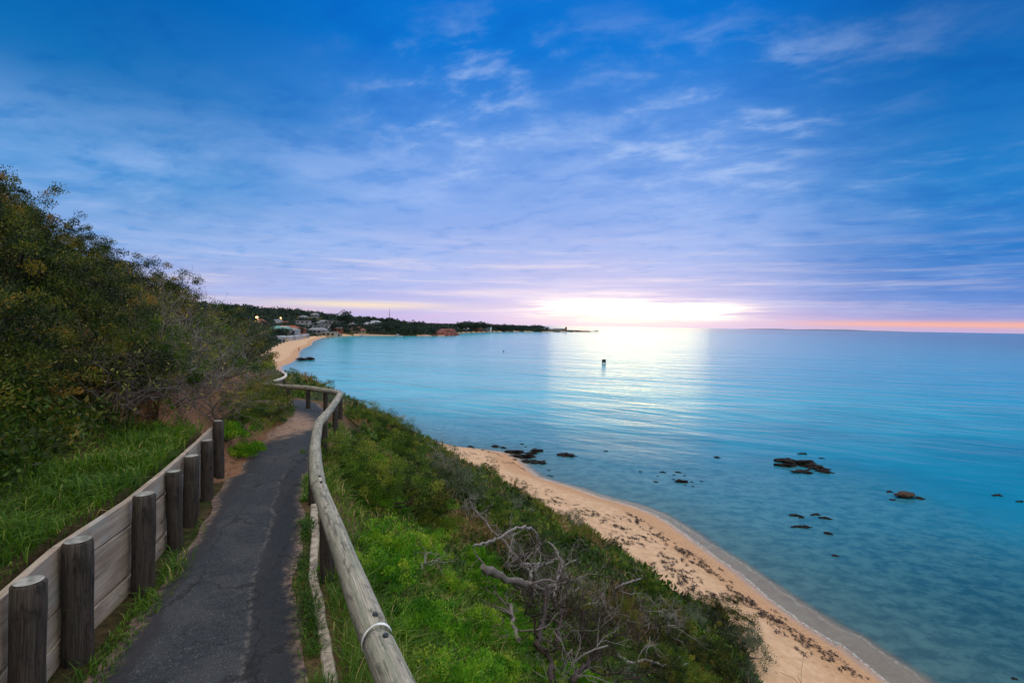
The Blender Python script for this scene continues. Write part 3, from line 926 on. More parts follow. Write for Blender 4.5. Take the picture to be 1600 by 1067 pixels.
# ------------------------------------------------------------------ log handrail
RAIL_H = 0.56
rail_px = [(619, 1067), (589, 1000), (560, 930), (537, 860), (514, 800), (498, 760), (491, 715), (490, 690), (499, 660), (519, 638), (529, 622), (531, 615)]
rp = []
for px, py in rail_px:
    x, y = on_path(px, py, RAIL_H); rp.append((x, y, path_z(y) + RAIL_H))
far_px = [(522, 611.5), (505, 610), (485, 607), (460, 605), (432, 603)]
for px, py in far_px:
    # the rail swings left with the path at about thirteen metres
    d = ray(px, py); yy = 12.6 + (522 - px) * .012; k = yy / d.y
    rp.append((d.x * k, yy, H + d.z * k))
dd0 = np.array(rp[0]) - np.array(rp[2]); dd0 /= np.linalg.norm(dd0)
rp = [tuple(np.array(rp[0]) + dd0 * 3.2)] + rp + [(-7.6, 14.6, rp[-1][2] - .05)]
RL = resample(rp, .08)
rcum = np.concatenate([[0], np.cumsum(np.linalg.norm(np.diff(RL, axis=0), axis=1))])
def rail_at(px):
    pass
rail = tag(empty('handrail', tuple(RL[60] - np.array((0, 0, RAIL_H)))), 'log handrail on round posts curving along the seaward edge of the path', 'handrail')
rloc = np.array(rail.location)
def arc_of(p): return rcum[np.argmin(np.linalg.norm(RL - np.array(p), axis=1))]
# joints between logs
jx = [arc_of(rp[1 + k]) for k in (1, 5, 8, 11)]
q = on_path(597, 1026, RAIL_H); j_strap = arc_of((q[0], q[1], path_z(q[1]) + RAIL_H))
cuts = [0.0, j_strap, arc_of(rp[6]), arc_of(rp[9]), arc_of(rp[12]), arc_of(rp[15]), rcum[-1]]
print('rail cuts', cuts)
for a, b in zip(cuts[:-1], cuts[1:]):
    nn = max(8, int((b - a) / .06))
    t = np.linspace(a + .004, b - .004, nn)
    pts = np.stack([np.interp(t, rcum, RL[:, i]) for i in range(3)], 1) - rloc
    chord = pts[0] + (pts[-1] - pts[0]) * ((t - t[0]) / (t[-1] - t[0]))[:, None]
    kk_ = .85 if b < 6.5 or a > 15 else .30
    pts = pts * (1 - kk_) + chord * kk_
    pts = pts + np.column_stack([np.sin(t * 1.7 + a), np.cos(t * 2.3 + a), np.sin(t * 2.9)]) * .004
    r0 = .064
    rad = r0 * (1 + .03 * np.sin(t * 2.1) + .02 * np.sin(t * 5.3)) - np.where((t < a + .012) | (t > b - .012), .012, 0)
    mb = MB(); mb.tube(pts, rad, 24, True, .5, a)
    mb.build('rail_log', M_rail, rail)
# strap round the nearest joint, with two bolts
t = np.array([j_strap - .014, j_strap - .0135, j_strap + .0135, j_strap + .014])
pts = np.stack([np.interp(t, rcum, RL[:, i]) for i in range(3)], 1) - rloc
mb = MB(); mb.tube(pts, [.064, .069, .069, .064], 24, False)
mb.build('metal_strap', M_metal, rail)
# bolt heads either side of each joint
import bmesh
for cj in cuts[1:-1]:
    for sg in (-.10, .10):
        p = np.array([np.interp(cj + sg, rcum, RL[:, i]) for i in range(3)]) - rloc
        mb = MB(); mb.tube([(p[0] + .012, p[1], p[2] + .050), (p[0] + .014, p[1], p[2] + .071), (p[0] + .014, p[1], p[2] + .074)], [.012, .012, .007], 8)
        mb.build('bolt', M_black, rail)
# posts under the rail
post_at = [arc_of(rp[1]) - 1.35, j_strap + .06]
q = on_path(498, 912); 
pa_ = [0.6, 2.05]
post_xy = [on_path(498, 908), on_path(478, 790), on_path(500, 705), on_path(519, 675), on_path(527, 655)]
for p in post_xy[:1] + post_xy[1:]:
    pa_.append(rcum[np.argmin(np.linalg.norm(RL[:, :2] - np.array(p), axis=1))])
for px in (510, 482, 452):
    pa_.append(rcum[np.argmin([abs(800 + (P[0] / P[1]) * F - px) if P[1] > 11.9 else 1e9 for P in RL])])
for k, t in enumerate(sorted(pa_)):
    x, y, z = [np.interp(t, rcum, RL[:, i]) for i in range(3)]
    gz = min(tz(x, y), z - .45)
    pts = [(x - rloc[0], y - rloc[1], zz - rloc[2]) for zz in np.linspace(gz - .3, z - .045, 7)]
    mb = MB(); mb.tube(pts, [.055, .056, .054, .055, .053, .054, .053], 16)
    mb.build('post', M_post, rail)

# a second, paler handrail further down the track
fr_px = [(424, 597, 26.0), (433, 594, 26.5), (441, 591.5, 27.5), (446, 588, 29.5), (446, 584.5, 31.5), (441, 581.5, 33.5)]
fp = []
for px, py, yy in fr_px:
    d = ray(px, py); k = yy / d.y; fp.append((d.x * k, yy, H + d.z * k))
FL = resample(fp, .2)
fo = tag(empty('handrail', tuple(FL[0] - np.array((0, 0, .6)))), 'pale far handrail curving where the track drops towards the beach', 'handrail')
floc = np.array(fo.location)
mb = MB(); mb.tube(FL - floc, .075, 12); mb.build('rail_log', simple_mat('bleached_log', (.55, .52, .47), .8, .2, 5), fo)
for k in np.linspace(2, len(FL) - 3, 5).astype(int):
    x, y, z = FL[k]; gz = min(tz(x, y), z - .5)
    mb = MB(); mb.tube([(x - floc[0], y - floc[1], gz - .2 - floc[2]), (x - floc[0], y - floc[1], z - .04 - floc[2])], .06, 10); mb.build('post', M_post, fo)


# ------------------------------------------------------------------ plants: meshes
def unit(v): return v / (np.linalg.norm(v, axis=-1, keepdims=True) + 1e-9)

def leaf_quads(C, Dn, L, W, roll=None):
    """rhombic leaves at C along unit Dn, length L, width W"""
    n = len(C)
    rnd = unit(rng.normal(size=(n, 3)))
    S = unit(np.cross(Dn, rnd))
    L = np.asarray(L).reshape(-1, 1); W = np.asarray(W).reshape(-1, 1)
    N = np.cross(Dn, S)
    mid = C + Dn * L * .45 + N * L * .06
    return np.stack([C, mid + S * W * .5, C + Dn * L, mid - S * W * .5], 1)

def shrub_mesh(name, mat, rad=(1, 1, .8), nclump=70, per=60, leaf=(.06, .025), spread=.17, tint=(.5, .2), upb=.4, shell=.35):
    # clump centres through a lumpy dome
    th = rng.uniform(0, 2 * math.pi, nclump); cz = rng.uniform(-.15, 1, nclump)
    rr = rng.uniform(0, 1, nclump) ** shell
    lump = 1 + .22 * np.sin(th * 3 + rng.uniform(0, 6)) + .16 * np.sin(th * 5 + cz * 4 + rng.uniform(0, 6)) + rng.normal(0, .10, nclump)
    sn = np.sqrt(np.maximum(0, 1 - np.clip(cz, 0, 1) ** 2))
    C = np.stack([np.cos(th) * sn * rr * lump * rad[0], np.sin(th) * sn * rr * lump * rad[1], np.clip(cz, -.1, 1) * rr * lump * rad[2] + .12], 1)
    out = unit(C - np.array((0, 0, -.2)))
    csz = rng.uniform(.6, 1.35, nclump) * spread
    n = nclump * per
    ci = np.repeat(np.arange(nclump), per)
    off = rng.normal(size=(n, 3)); off = unit(off) * (rng.uniform(0, 1, (n, 1)) ** .5)
    Pp = C[ci] + off * csz[ci][:, None] * np.array((1, 1, .8))
    Pp[:, 2] = np.maximum(Pp[:, 2], .01)
    Dn = unit(out[ci] * .6 + off * .7 + rng.normal(size=(n, 3)) * .45 + np.array((0, 0, upb)))
    L = leaf[0] * rng.uniform(.6, 1.35, n); W = leaf[1] * rng.uniform(.7, 1.3, n)
    ct = rng.normal(tint[0], tint[1] * 1.35, nclump)
    tt_ = np.clip(ct[ci] + rng.normal(0, .13, n), 0, 1)
    return quads_mesh(name, leaf_quads(Pp, Dn, L, W), tt_, mat), C

def branch(mb, p, d, L, r, depth, wig=.25, k=5, up=0.0, split=(2, 3), shrink=.68, minr=.0012):
    n = max(3, int(5 - depth * .3) + 2)
    pts = [np.array(p, float)]; d = np.array(d, float); dirs = []
    for i in range(n - 1):
        d = unit(d + rng.normal(size=3) * wig + np.array((0, 0, up)))
        pts.append(pts[-1] + d * L / (n - 1)); dirs.append(d.copy())
    r1 = max(r * .62, minr)
    mb.tube(pts, np.linspace(r, r1, n), k if r > .012 else 4 if r > .006 else 3, True, rng.uniform(0, 1))
    if depth > 0:
        for _ in range(random.randint(*split)):
            j = random.randint(max(1, n // 2 - 1), n - 1)
            nd = unit(dirs[min(j, n - 2)] + rng.normal(size=3) * .62)
            branch(mb, pts[j], nd, L * shrink * random.uniform(.75, 1.2), r1 * .8, depth - 1, wig, k, up, split, shrink, minr)

def stems_mb(C, rad, n=9):
    mb = MB()
    for i in rng.choice(len(C), n, replace=False):
        e_ = C[i] * .92; st = np.array((rng.normal() * .05, rng.normal() * .05, -.06))
        mid = (st + e_) / 2 + rng.normal(size=3) * .10
        pts = resample([st, mid, e_], .25)
        mb.tube(pts, np.linspace(.022, .007, len(pts)), 5, True, rng.uniform(0, 1))
    return mb

KINDS = {}
def make_shrub(kind, name, mat, bark, **kw):
    variants = []
    for v in range(kw.pop('variants', 2)):
        me_, C_ = shrub_mesh(name + '_foliage', mat, **kw)
        root = empty(name, (0, 0, 0))
        link('foliage', me_, root)
        stems_mb(C_, 1).build('stems', bark, root)
        variants.append(root)
    KINDS[kind] = variants
make_shrub('dark', 'leafy_shrub', M_leaf_dark, M_bark, rad=(1, .95, .95), nclump=190, per=130, leaf=(.034, .015), spread=.135, tint=(.46, .20), variants=3)
make_shrub('green', 'leafy_shrub', M_leaf_green, M_bark, rad=(1, .95, .80), nclump=170, per=120, leaf=(.036, .016), spread=.14, tint=(.50, .18), variants=2)
make_shrub('yellow', 'leafy_shrub', M_leaf_yellow, M_bark, rad=(.95, .9, .85), nclump=140, per=140, leaf=(.036, .012), spread=.20, tint=(.5, .2), upb=.9)
make_shrub('grey', 'saltbush', M_leaf_grey, M_twig, rad=(1, .95, .70), nclump=100, per=55, leaf=(.055, .022), spread=.18, tint=(.5, .2))
make_shrub('herb', 'weed_clump', M_leaf_herb, M_bark, rad=(.9, .9, .42), nclump=90, per=80, leaf=(.058, .028), spread=.18, tint=(.5, .2), upb=.7, variants=3)
def make_twiggy(kind, name, mat, nb, L, r, depth, leaves, up=.02, sp=.9):
    variants = []
    for v in range(3):
        mb = MB()
        for i in range(nb):
            a = rng.uniform(0, 2 * math.pi)
            d = np.array((math.cos(a) * sp, math.sin(a) * sp, rng.uniform(.25, 1.1)))
            branch(mb, (rng.normal() * .12, rng.normal() * .12, -.05), unit(d), L * rng.uniform(.7, 1.2), r * rng.uniform(.6, 1.1), depth, .28, 5, up)
        root = empty(name, (0, 0, 0))
        o = mb.build('branches', mat, root)
        if leaves:
            V = np.vstack(mb.v); idx = rng.choice(len(V), leaves)
            Dn = unit(rng.normal(size=(leaves, 3)) + np.array((0, 0, .5)))
            Vq = leaf_quads(V[idx], Dn, rng.uniform(.03, .07, leaves), rng.uniform(.012, .022, leaves))
            link('leaves', quads_mesh(name + '_leaves', Vq, rng.uniform(.2, .95, leaves), M_leaf_yellow), root)
        variants.append(root)
    KINDS[kind] = variants
make_twiggy('twig', 'twiggy_shrub', M_twig, 13, .64, .0100, 3, 260)
make_twiggy('bare', 'bare_bush', M_bark, 7, .62, .013, 3, 0, .05, .55)
make_twiggy('pale', 'dead_bush', M_twig_pale, 9, .62, .0135, 3, 0, .0, 1.0)

USED = {}
def put(kind, x, y, sc, label, cat, group=None, dz=0.0, variant=None, sz=1.0, tilt=0.0):
    vs = KINDS[kind]
    k = random.randrange(len(vs)) if variant is None else variant % len(vs)
    key = (kind, k)
    if key not in USED:
        o = vs[k]; USED[key] = True
    else:
        o = copy_tree(vs[k])
    for kk in ('label', 'category', 'group'):
        if kk in o: del o[kk]
    o.location = (x, y, tz(x, y) + dz)
    o.rotation_euler = (rng.normal() * .08 + tilt, rng.normal() * .08, rng.uniform(0, 2 * math.pi))
    o.scale = (sc * rng.uniform(.9, 1.12), sc * rng.uniform(.9, 1.12), sc * sz * rng.uniform(.88, 1.12))
    return tag(o, label, cat, group)

def put_px(kind, px, py, sc, label, cat, group=None, lift=0.0, **kw):
    p = on_ground(px, py, lift)
    return put(kind, p.x, p.y, sc, label, cat, group, **kw)

def scatter(n, region, mind, tries=6000, rmax=None, az=(-58, 46), r=(2.0, 70.0)):
    """points spread evenly in the view (log-polar), at least mind*r apart; region(x, y, fields) -> bool"""
    A = np.radians(rng.uniform(az[0], az[1], tries)); RR = np.exp(rng.uniform(math.log(r[0]), math.log(r[1]), tries))
    P = np.stack([RR * np.sin(A), RR * np.cos(A)], 1)
    z, sh, tt, pt, arc, h = terrain(P, True)
    ok = region(P, z, sh, tt, pt, arc, h)
    P = P[ok]; RR = RR[ok]
    keep = []
    for i in range(len(P)):
        md = mind(RR[i]) if callable(mind) else mind
        if all((P[i, 0] - P[j, 0]) ** 2 + (P[i, 1] - P[j, 1]) ** 2 > md * md for j in keep):
            keep.append(i)
            if len(keep) >= n: break
    return P[keep]

WEND = WALL_ARC[-1]
# ---- the hill on the left
GH = 'dark leafy shrubs massed on the hillside left of the path'
for x, y in scatter(75, lambda P, z, sh, tt, pt, arc, h: (pt > 0) & (h > np.where(arc < WEND, 1.5, 1.0)) & (h < 14) & (P[:, 1] > .5) & (P[:, 1] < 13), lambda r: .75 + .02 * r, az=(-62, 0), r=(2.5, 17)):
    px = 800 + x / y * F
    hz = float(terrain([(x, y)], True)[5][0])
    kd = 'dark' if px < 170 or rng.uniform() < .45 else ('yellow' if rng.uniform() < .4 else 'green')
    if px < 170: lab, grp = 'dark olive leafy shrub massed on the bank behind the grass and wall', GH
    else: lab, grp = 'olive green leafy shrub among grey twigs on the slope above the wall', 'green shrubs among the twigs on the hillside'
    put(kd, x, y, rng.uniform(.75, 1.12) * (1 - .36 * min(1, max(0, (hz - 3) / 5))), lab, 'shrub', grp)
for x, y in scatter(70, lambda P, z, sh, tt, pt, arc, h: (pt > 0) & (h > 1.1) & (h < 18) & (P[:, 1] >= 12) & (P[:, 1] < 75), lambda r: .045 * r + .5, az=(-52, -18), r=(12, 80)):
    kd = random.choice(('dark', 'green', 'dark', 'yellow', 'grey'))
    dist = math.hypot(x, y)
    if kd == 'grey': put(kd, x, y, .50 + .007 * dist, 'grey green bush on the far part of the hillside', 'bush', 'grey bushes far along the hillside')
    else: put(kd, x, y, .50 + .008 * dist, 'leafy shrub far along the hillside above the bend of the path', 'shrub', 'shrubs far along the hillside')
# grey twig tangles seen on the hill
for i, (px, py) in enumerate(((235, 470), (262, 500), (228, 520), (250, 545), (285, 530), (215, 560), (300, 570), (270, 590), (320, 600), (245, 610), (330, 560), (350, 530), (360, 575), (290, 620), (380, 560), (395, 590), (340, 640), (180, 620), (160, 480), (210, 440), (255, 455), (60, 345), (30, 310), (100, 380), (395, 545), (370, 535), (205, 500), (275, 560), (240, 585), (310, 535), (330, 590), (225, 455), (290, 490), (310, 500))):
    p = on_ground(px, py, .35)
    put('twig' if i % 3 else 'pale', p.x, p.y, .85 + .02 * p.y, 'grey leafless twig tangle on the hillside above the wall and path', 'dead scrub', 'grey twig tangles on the hillside', dz=.22)
# overhanging shrub where the path turns
put_px('dark', 418, 648, .60, 'dark shrub leaning over the left edge of the path at its bend', 'shrub', lift=.1)
put_px('green', 430, 645, .42, 'green shrub hanging furthest over the path at its bend', 'shrub', lift=.05)
put_px('yellow', 395, 620, .7, 'yellow green shrub above the red earth bank beside the bend', 'shrub', lift=.3)
put_px('green', 372, 640, .6, 'green shrub on top of the red earth bank past the end of the wall', 'shrub', lift=.3)
put_px('herb', 375, 715, .32, 'small green weed clump at the foot of the red earth bank', 'weed')
put_px('herb', 395, 705, .25, 'smaller green weed clump on red earth beside the path', 'weed')
put_px('herb', 350, 690, .42, 'green weed clump on the bank just past the last wall post', 'weed')

# ---- the slope on the right
GS = 'shrubs covering the slope between handrail and beach'
cover = lambda lo, hi, y0, y1: (lambda P, z, sh, tt, pt, arc, h: (pt < -PATH_W - .5) & (tt > lo) & (-pt > 0) & (P[:, 1] > y0) & (P[:, 1] < y1) & (sh > 0))
def slope_pt(px, py, lift=.35): return on_ground(px, py, lift)
# named ones
for kd, px, py, sc, lab in (
    ('green', 580, 745, .85, 'big round green shrub beside the middle of the handrail'),
    ('dark', 630, 770, .7, 'dark green shrub on the seaward flank of the big round one'),
    ('green', 540, 705, .55, 'green shrub close against the handrail posts before its bend'),
    ('yellow', 660, 800, .62, 'yellow green shrub below the big round green one'),
    ('yellow', 560, 640, .8, 'bright yellow green shrub just outside the handrail corner'),
    ('yellow', 590, 660, .8, 'yellow green shrub second in line down from the handrail corner'),
    ('green', 610, 690, .8, 'green shrub with brown tips below the handrail corner'),
    ('green', 490, 590, .9, 'green bush behind the far run of the handrail'),
    ('green', 455, 585, .9, 'green bush beside the pale far handrail'),
    ('dark', 515, 598, .9, 'dark bush poking above the handrail corner against the sea'),
    ('grey', 700, 745, .9, 'grey twiggy saltbush on the slope edge above the start of the beach'),
    ('grey', 890, 810, .95, 'silvery saltbush at the edge of the sand above the dead branches'),
    ('grey', 815, 775, .8, 'blue grey saltbush sticking out onto the sand'),
    ('dark', 760, 735, 1.0, 'dark shrub standing out from the slope onto the sand'),
    ('dark', 1130, 960, 1.0, 'dark shrub at the sand edge beside the wrack line'),
    ('grey', 1160, 1000, 1.0, 'grey purple saltbush lowest on the slope at the sand'),
    ('dark', 1110, 1030, 1.0, 'dark green shrub at the bottom of the slope beside the saltbush'),
    ('green', 1040, 1040, .8, 'green shrub at the picture bottom between dead branches and beach'),
    ('bare', 950, 850, 1.1, 'bare dark twig bush standing against the sand'),
    ('bare', 900, 835, 1.0, 'thin bare twig bush left of the darker one against the sand'),
    ('bare', 1070, 930, .9, 'bare twig bush at the sand edge right of the dead branches'),
    ('pale', 672, 720, 1.1, 'pale dead bush rising against the water where the beach begins'),
    ('pale', 520, 612, .7, 'blue grey bare bush on the skyline right of the handrail corner'),
    ('pale', 730, 790, .9, 'pale dead bush halfway up the slope above the dead log'),
    ('bare', 1340, 1090, 1.0, 'bare twigs at the bottom edge in front of the wet sand'),
    ('bare', 1490, 1100, 1.2, 'bare twigs at the bottom right corner in front of the sea'),
):
    p = slope_pt(px, py, .4 * sc)
    cat = 'saltbush' if kd == 'grey' else 'dead bush' if kd in ('bare', 'pale') else 'shrub'
    if py > 1067:
        p = Vector((6.3, 7.3, 0)) if px > 1400 else Vector((5.0, 7.4, 0)); sc = 3.1 if px > 1400 else 2.5
    put(kd, p.x, p.y, sc, lab, cat)
for x, y in scatter(80, lambda P, z, sh, tt, pt, arc, h: (tt > .5) & (tt < 7) & (-pt > 4.0) & (sh > 0) & (P[:, 1] > 2) & (P[:, 1] < 42), lambda r: .55 + .022 * r, az=(-25, 45), r=(6, 45)):
    kd = random.choice(('dark', 'green', 'grey', 'green', 'yellow'))
    if kd == 'grey': put(kd, x, y, .52 + .004 * y, 'grey green saltbush low on the slope above the sand', 'saltbush', 'saltbushes low on the slope', sz=.9)
    else: put(kd, x, y, .55 + .004 * y, 'green shrub low on the slope between the dead branches and the sand', 'shrub', GS, sz=.9)
for x, y in scatter(60, lambda P, z, sh, tt, pt, arc, h: (tt > 2) & (-pt > .9) & (sh > 0) & (P[:, 1] > 11) & (P[:, 1] < 75), lambda r: .04 * r + .35, az=(-28, 2), r=(11, 80)):
    kd = random.choice(('dark', 'green', 'green', 'yellow', 'grey'))
    put(kd, x, y, .5 + .010 * y, 'shrub on the slope beyond the handrail bend', 'shrub' if kd != 'grey' else 'saltbush', 'shrubs beyond the handrail bend', sz=.9)
# weeds between handrail and dead branches
for x, y in scatter(58, lambda P, z, sh, tt, pt, arc, h: (-pt > .9) & (-pt < 4.2) & (sh > 0) & (P[:, 1] > 1.2) & (P[:, 1] < 9.5), .36, az=(-40, 40), r=(1.8, 10)):
    put('herb', x, y, rng.uniform(.28, .5), 'bright green leafy weed clump on the slope just outside the handrail', 'weed', 'green weeds outside the handrail')

# ---- stuff: low growth, grass
def scatter_stuff(n, az, r, region):
    A = np.radians(rng.uniform(az[0], az[1], n)); RR = np.exp(rng.uniform(math.log(r[0]), math.log(r[1]), n))
    P = np.stack([RR * np.sin(A), RR * np.cos(A)], 1)
    z, sh, tt, pt, arc, h = terrain(P, True)
    ok = region(P, z, sh, tt, pt, arc, h)
    return P[ok], z[ok], RR[ok], (sh[ok], tt[ok], pt[ok], arc[ok], h[ok])
def pnoise(P, f, ph=0.0):
    x, y = P[:, 0] * f + ph, P[:, 1] * f - ph
    return (np.sin(x * 1.3 + 1.7 * np.sin(y * .8)) * np.sin(y * 1.1 + 1.3 * np.sin(x * .7 + 2)) + .5 * np.sin(x * 2.9 + y * 1.3) * np.sin(y * 2.7 - x * .9)) / 1.5

# low scrub of the hillside and the slope
P, z, RR, (sh, tt, pt, arc, h) = scatter_stuff(520000, (-62, 48), (2.2, 110), lambda P, z, sh, tt, pt, arc, h: (sh > 0) & (tt > 0) & (((pt > 0) & (h > np.where(arc < WEND, .9, .75)) & (h < 30)) | ((pt < -PATH_W - .75) & (P[:, 1] > .3))))
cl = pnoise(P, 1.1) ; cl2 = pnoise(P, 3.7, 4)
hgt = np.clip(.20 + .30 * cl + .16 * cl2, .03, .75) * np.clip(.35 + .06 * RR, .5, 1.3)
hgt *= np.where(pt < 0, np.clip(tt / 3.0, .25, 1), 1)
k = len(P)
keep = ~((pt < 0) & (-pt < 4.0) & (P[:, 1] < 9.5)) | (rng.uniform(size=k) < .25)
P, z, RR, pt, arc, h, cl, cl2, hgt = [q[keep] for q in (P, z, RR, pt, arc, h, cl, cl2, hgt)]
k = len(P)
Cc = np.column_stack([P, z + hgt * rng.uniform(0, 1, k) ** .6])
Dn = unit(rng.normal(size=(k, 3)) + np.array((.15, -.1, .7)))
Ls = np.clip(.0105 * RR, .035, .60) * rng.uniform(.6, 1.4, k)
Vq = leaf_quads(Cc, Dn, Ls, Ls * rng.uniform(.28, .5, k))
tn = np.clip(.45 + .28 * pnoise(P, .9, 9) + .2 * pnoise(P, 2.3, 5) + rng.normal(0, .16, k), 0, 1)
half = pnoise(P, .55, 2) + rng.normal(0, .25, k) > np.where(pt < 0, .35, .0)
dryf = (pnoise(P, .7, 13) + rng.normal(0, .2, k) > .42)
o = link('undergrowth', quads_mesh('undergrowth', Vq[half & ~dryf], tn[half & ~dryf], M_leaf_dark)); tag(o, 'dark low scrub carpeting the hillside and slope', 'undergrowth', kind='stuff')
o = link('ground_cover', quads_mesh('ground_cover', Vq[~half & ~dryf], tn[~half & ~dryf], M_leaf_green)); tag(o, 'green low growth carpeting the hillside and slope', 'ground cover', kind='stuff')
sel = np.nonzero(dryf)[0]
Vd = leaf_quads(Cc[sel], unit(Dn[sel] + np.array((0, 0, .8))), Ls[sel] * 1.5, Ls[sel] * .16)
o = link('dry_grass', quads_mesh('dry_grass', Vd, tn[sel], M_dry)); tag(o, 'dry brown grass tufts among the scrub on the slopes', 'dry grass', kind='stuff')

def grass(name, label, P, z, RR, hmin, hmax, mat, tint0, lean=(0, 0, 0)):
    k = len(P)
    hh = rng.uniform(hmin, hmax, k) * np.clip(.75 + .75 * pnoise(P, 2.6), .35, 1.6)
    w = np.clip(.0016 * RR, .0035, .02) * rng.uniform(.8, 1.4, k)
    a = rng.uniform(0, 2 * math.pi, k)
    ln = rng.uniform(.25, 1.25, k)
    dirh = np.column_stack([np.cos(a), np.sin(a), np.zeros(k)]) + np.array(lean)
    side = np.column_stack([-np.sin(a), np.cos(a), np.zeros(k)])
    B = np.column_stack([P, z - .01])
    M1 = B + dirh * (hh * ln * .30)[:, None] + np.array((0, 0, 1)) * (hh * .58)[:, None]
    Tp = B + dirh * (hh * ln)[:, None] + np.array((0, 0, 1)) * (hh * (1.0 - .30 * ln))[:, None]
    W = w[:, None]
    q1 = np.stack([B - side * W * .5, B + side * W * .5, M1 + side * W * .42, M1 - side * W * .42], 1)
    q2 = np.stack([M1 - side * W * .42, M1 + side * W * .42, Tp + side * W * .06, Tp - side * W * .06], 1)
    tn_ = np.clip(tint0 + .22 * pnoise(P, 1.9, 3) + .15 * pnoise(P, .8, 6) + rng.normal(0, .15, k) + np.where(rng.uniform(size=k) < .09, .45, 0), 0, 1)
    o = link(name, quads_mesh(name, np.vstack([q1, q2]), np.concatenate([tn_, tn_]), mat))
    return tag(o, label, 'grass', kind='stuff')
P, z, RR, _ = scatter_stuff(150000, (-88, -15), (1.2, 9), lambda P, z, sh, tt, pt, arc, h: (pt > 0) & (arc < WEND + .3) & (h > .11) & (h < 1.55))
grass('grass', 'lush green grass on the shelf behind the retaining wall', P, z, RR, .06, .19, M_grass, .40, (.2, -.15, 0))
P, z, RR, _ = scatter_stuff(170000, (-42, 60), (.9, 14), lambda P, z, sh, tt, pt, arc, h: (pt < -PATH_W - .17) & (-pt < 4.6 + .9 * pnoise(P, 1.0)) & (P[:, 1] < 11) & (rng.uniform(size=len(P)) < np.clip(1.25 + pnoise(P, 1.4, 7) * 1.2, .12, 1)))
grass('grass', 'bright green grass covering the slope just outside the handrail', P, z, RR, .06, .24, M_grass, .50, (.25, .1, 0))
# tufts along the feet of the wall posts and along the kerb
cl_xy = [(np.array(POSTS[1]) + (.10, .16), .10, 220), (np.array(POSTS[1]) + (.12, -.12), .13, 330), (np.array(POSTS[2]) + (-.02, .22), .09, 160), (np.array(POSTS[2]) + (.06, -.2), .12, 300), (np.array(POSTS[3]) + (-.06, -.25), .09, 200), (np.array(POSTS[4]) + (0, -.2), .10, 150), ((np.array(POSTS[1]) + np.array(POSTS[2])) / 2 + (.02, .0), .16, 420), ((np.array(POSTS[2]) + np.array(POSTS[3])) / 2, .10, 120)]
Pl = np.vstack([c + rng.normal(size=(n, 2)) * s_ for c, s_, n in cl_xy])
zt = terrain(Pl)
hq = terrain(Pl, True)[5]
okk = (hq < -.06) & (hq > -.24)
Pl, zt = Pl[okk], zt[okk]
grass('grass', 'grass tufts growing at the feet of the wall posts', Pl, zt + .01, np.linalg.norm(Pl, axis=1), .05, .17, M_grass, .36)
s_, C_, T_, N_ = path_frame(5.6, 17.5, .01)
j = rng.integers(0, len(s_), 14000)
msk = (pnoise(C_[j][:, :2], 2.2, 1) > -.42)
j = j[msk]
offs = -(PATH_W + .055 + rng.normal(0, .045, len(j)))
Pk = C_[j][:, :2] + N_[j] * offs[:, None]
grass('grass', 'ragged grass fringe between the path and its kerb', Pk, C_[j][:, 2], np.linalg.norm(Pk, axis=1), .025, .10, M_grass, .38)

# ------------------------------------------------------------------ dead wood on the slope
def dead(name, label, pxs, r0, r1, mat, sub=6, subL=.5, lift=.60, depth=2, lifts=None, cat='dead branch', group=None):
    pts = []
    for i, (px, py) in enumerate(pxs):
        pts.append(np.array(on_ground(px, py, lifts[i] if lifts else lift)))
    # keep depth steady along the branch
    pts = np.array(pts)
    root = np.array((pts[0][0], pts[0][1], pts[0][2]))
    Q = resample(pts, .12)
    n = len(Q)
    Q = Q + np.array([rng.normal(size=3) * .012 for _ in range(n)])
    rad = .82 * np.linspace(r0, r1, n) * (1 + .12 * np.sin(np.arange(n) * .9) + rng.normal(0, .085, n))
    rad[0] *= .75; rad[-1] *= .8
    mb = MB(); mb.tube(Q - root + rng.normal(size=Q.shape) * (rad * .10)[:, None], rad, 11)
    for _ in range(sub):
        j = random.randint(n // 4, n - 1)
        d = Q[min(j, n - 2) + 1] - Q[min(j, n - 2)]
        branch(mb, Q[j] - root, unit(unit(d) + rng.normal(size=3) * .7 + np.array((0, 0, .25))), subL * random.uniform(.6, 1.3), max(rad[j] * .5, .006), depth, .30, 6, .0)
    o = mb.build(name, mat)
    o.location = root
    return tag(o, label, cat, group)
dead('fallen_log', 'thick broken dead trunk pointing uphill out of the grass, splintered end upward', [(752, 885), (775, 896), (804, 907), (830, 915), (851, 923)], .062, .046, M_twig, 3, .5)
dead('dead_branch', 'dark dead stem dropping from the end of the broken trunk', [(850, 922), (853, 945), (848, 970), (840, 1003), (851, 1018), (860, 1036), (862, 1064)], .040, .028, M_bark, 7, .5)
dead('dead_branch', 'bleached dead branch arching over like a hoop above the broken trunk', [(738, 853), (777, 842), (790, 834), (804, 826), (822, 823), (834, 828), (841, 840)], .022, .034, M_twig_pale, 4, .35, .5, 2, [.35, .45, .6, .75, .8, .75, .6])
dead('dead_branch', 'dark thick curl of dead wood inside the bleached hoop', [(842, 842), (843, 854), (836, 862), (825, 866), (815, 870), (810, 876)], .045, .030, M_bark, 4, .4, .5)
dead('dead_branch', 'grey dead limb running up the slope from the bleached hoop', [(736, 793), (752, 808), (770, 830), (785, 845), (800, 862), (813, 878)], .028, .045, M_twig, 6, .45, .35)
dead('dead_branch', 'short grey dead limb lying level below the hoop', [(813, 879), (826, 882), (845, 881), (865, 877)], .040, .022, M_twig_pale, 5, .4, .45)
dead('dead_branch', 'pale twisted dead branch hanging down right of the hoop', [(849, 845), (862, 851), (871, 862), (878, 881), (874, 898), (868, 912), (866, 930)], .034, .022, M_twig_pale, 8, .45, .5)
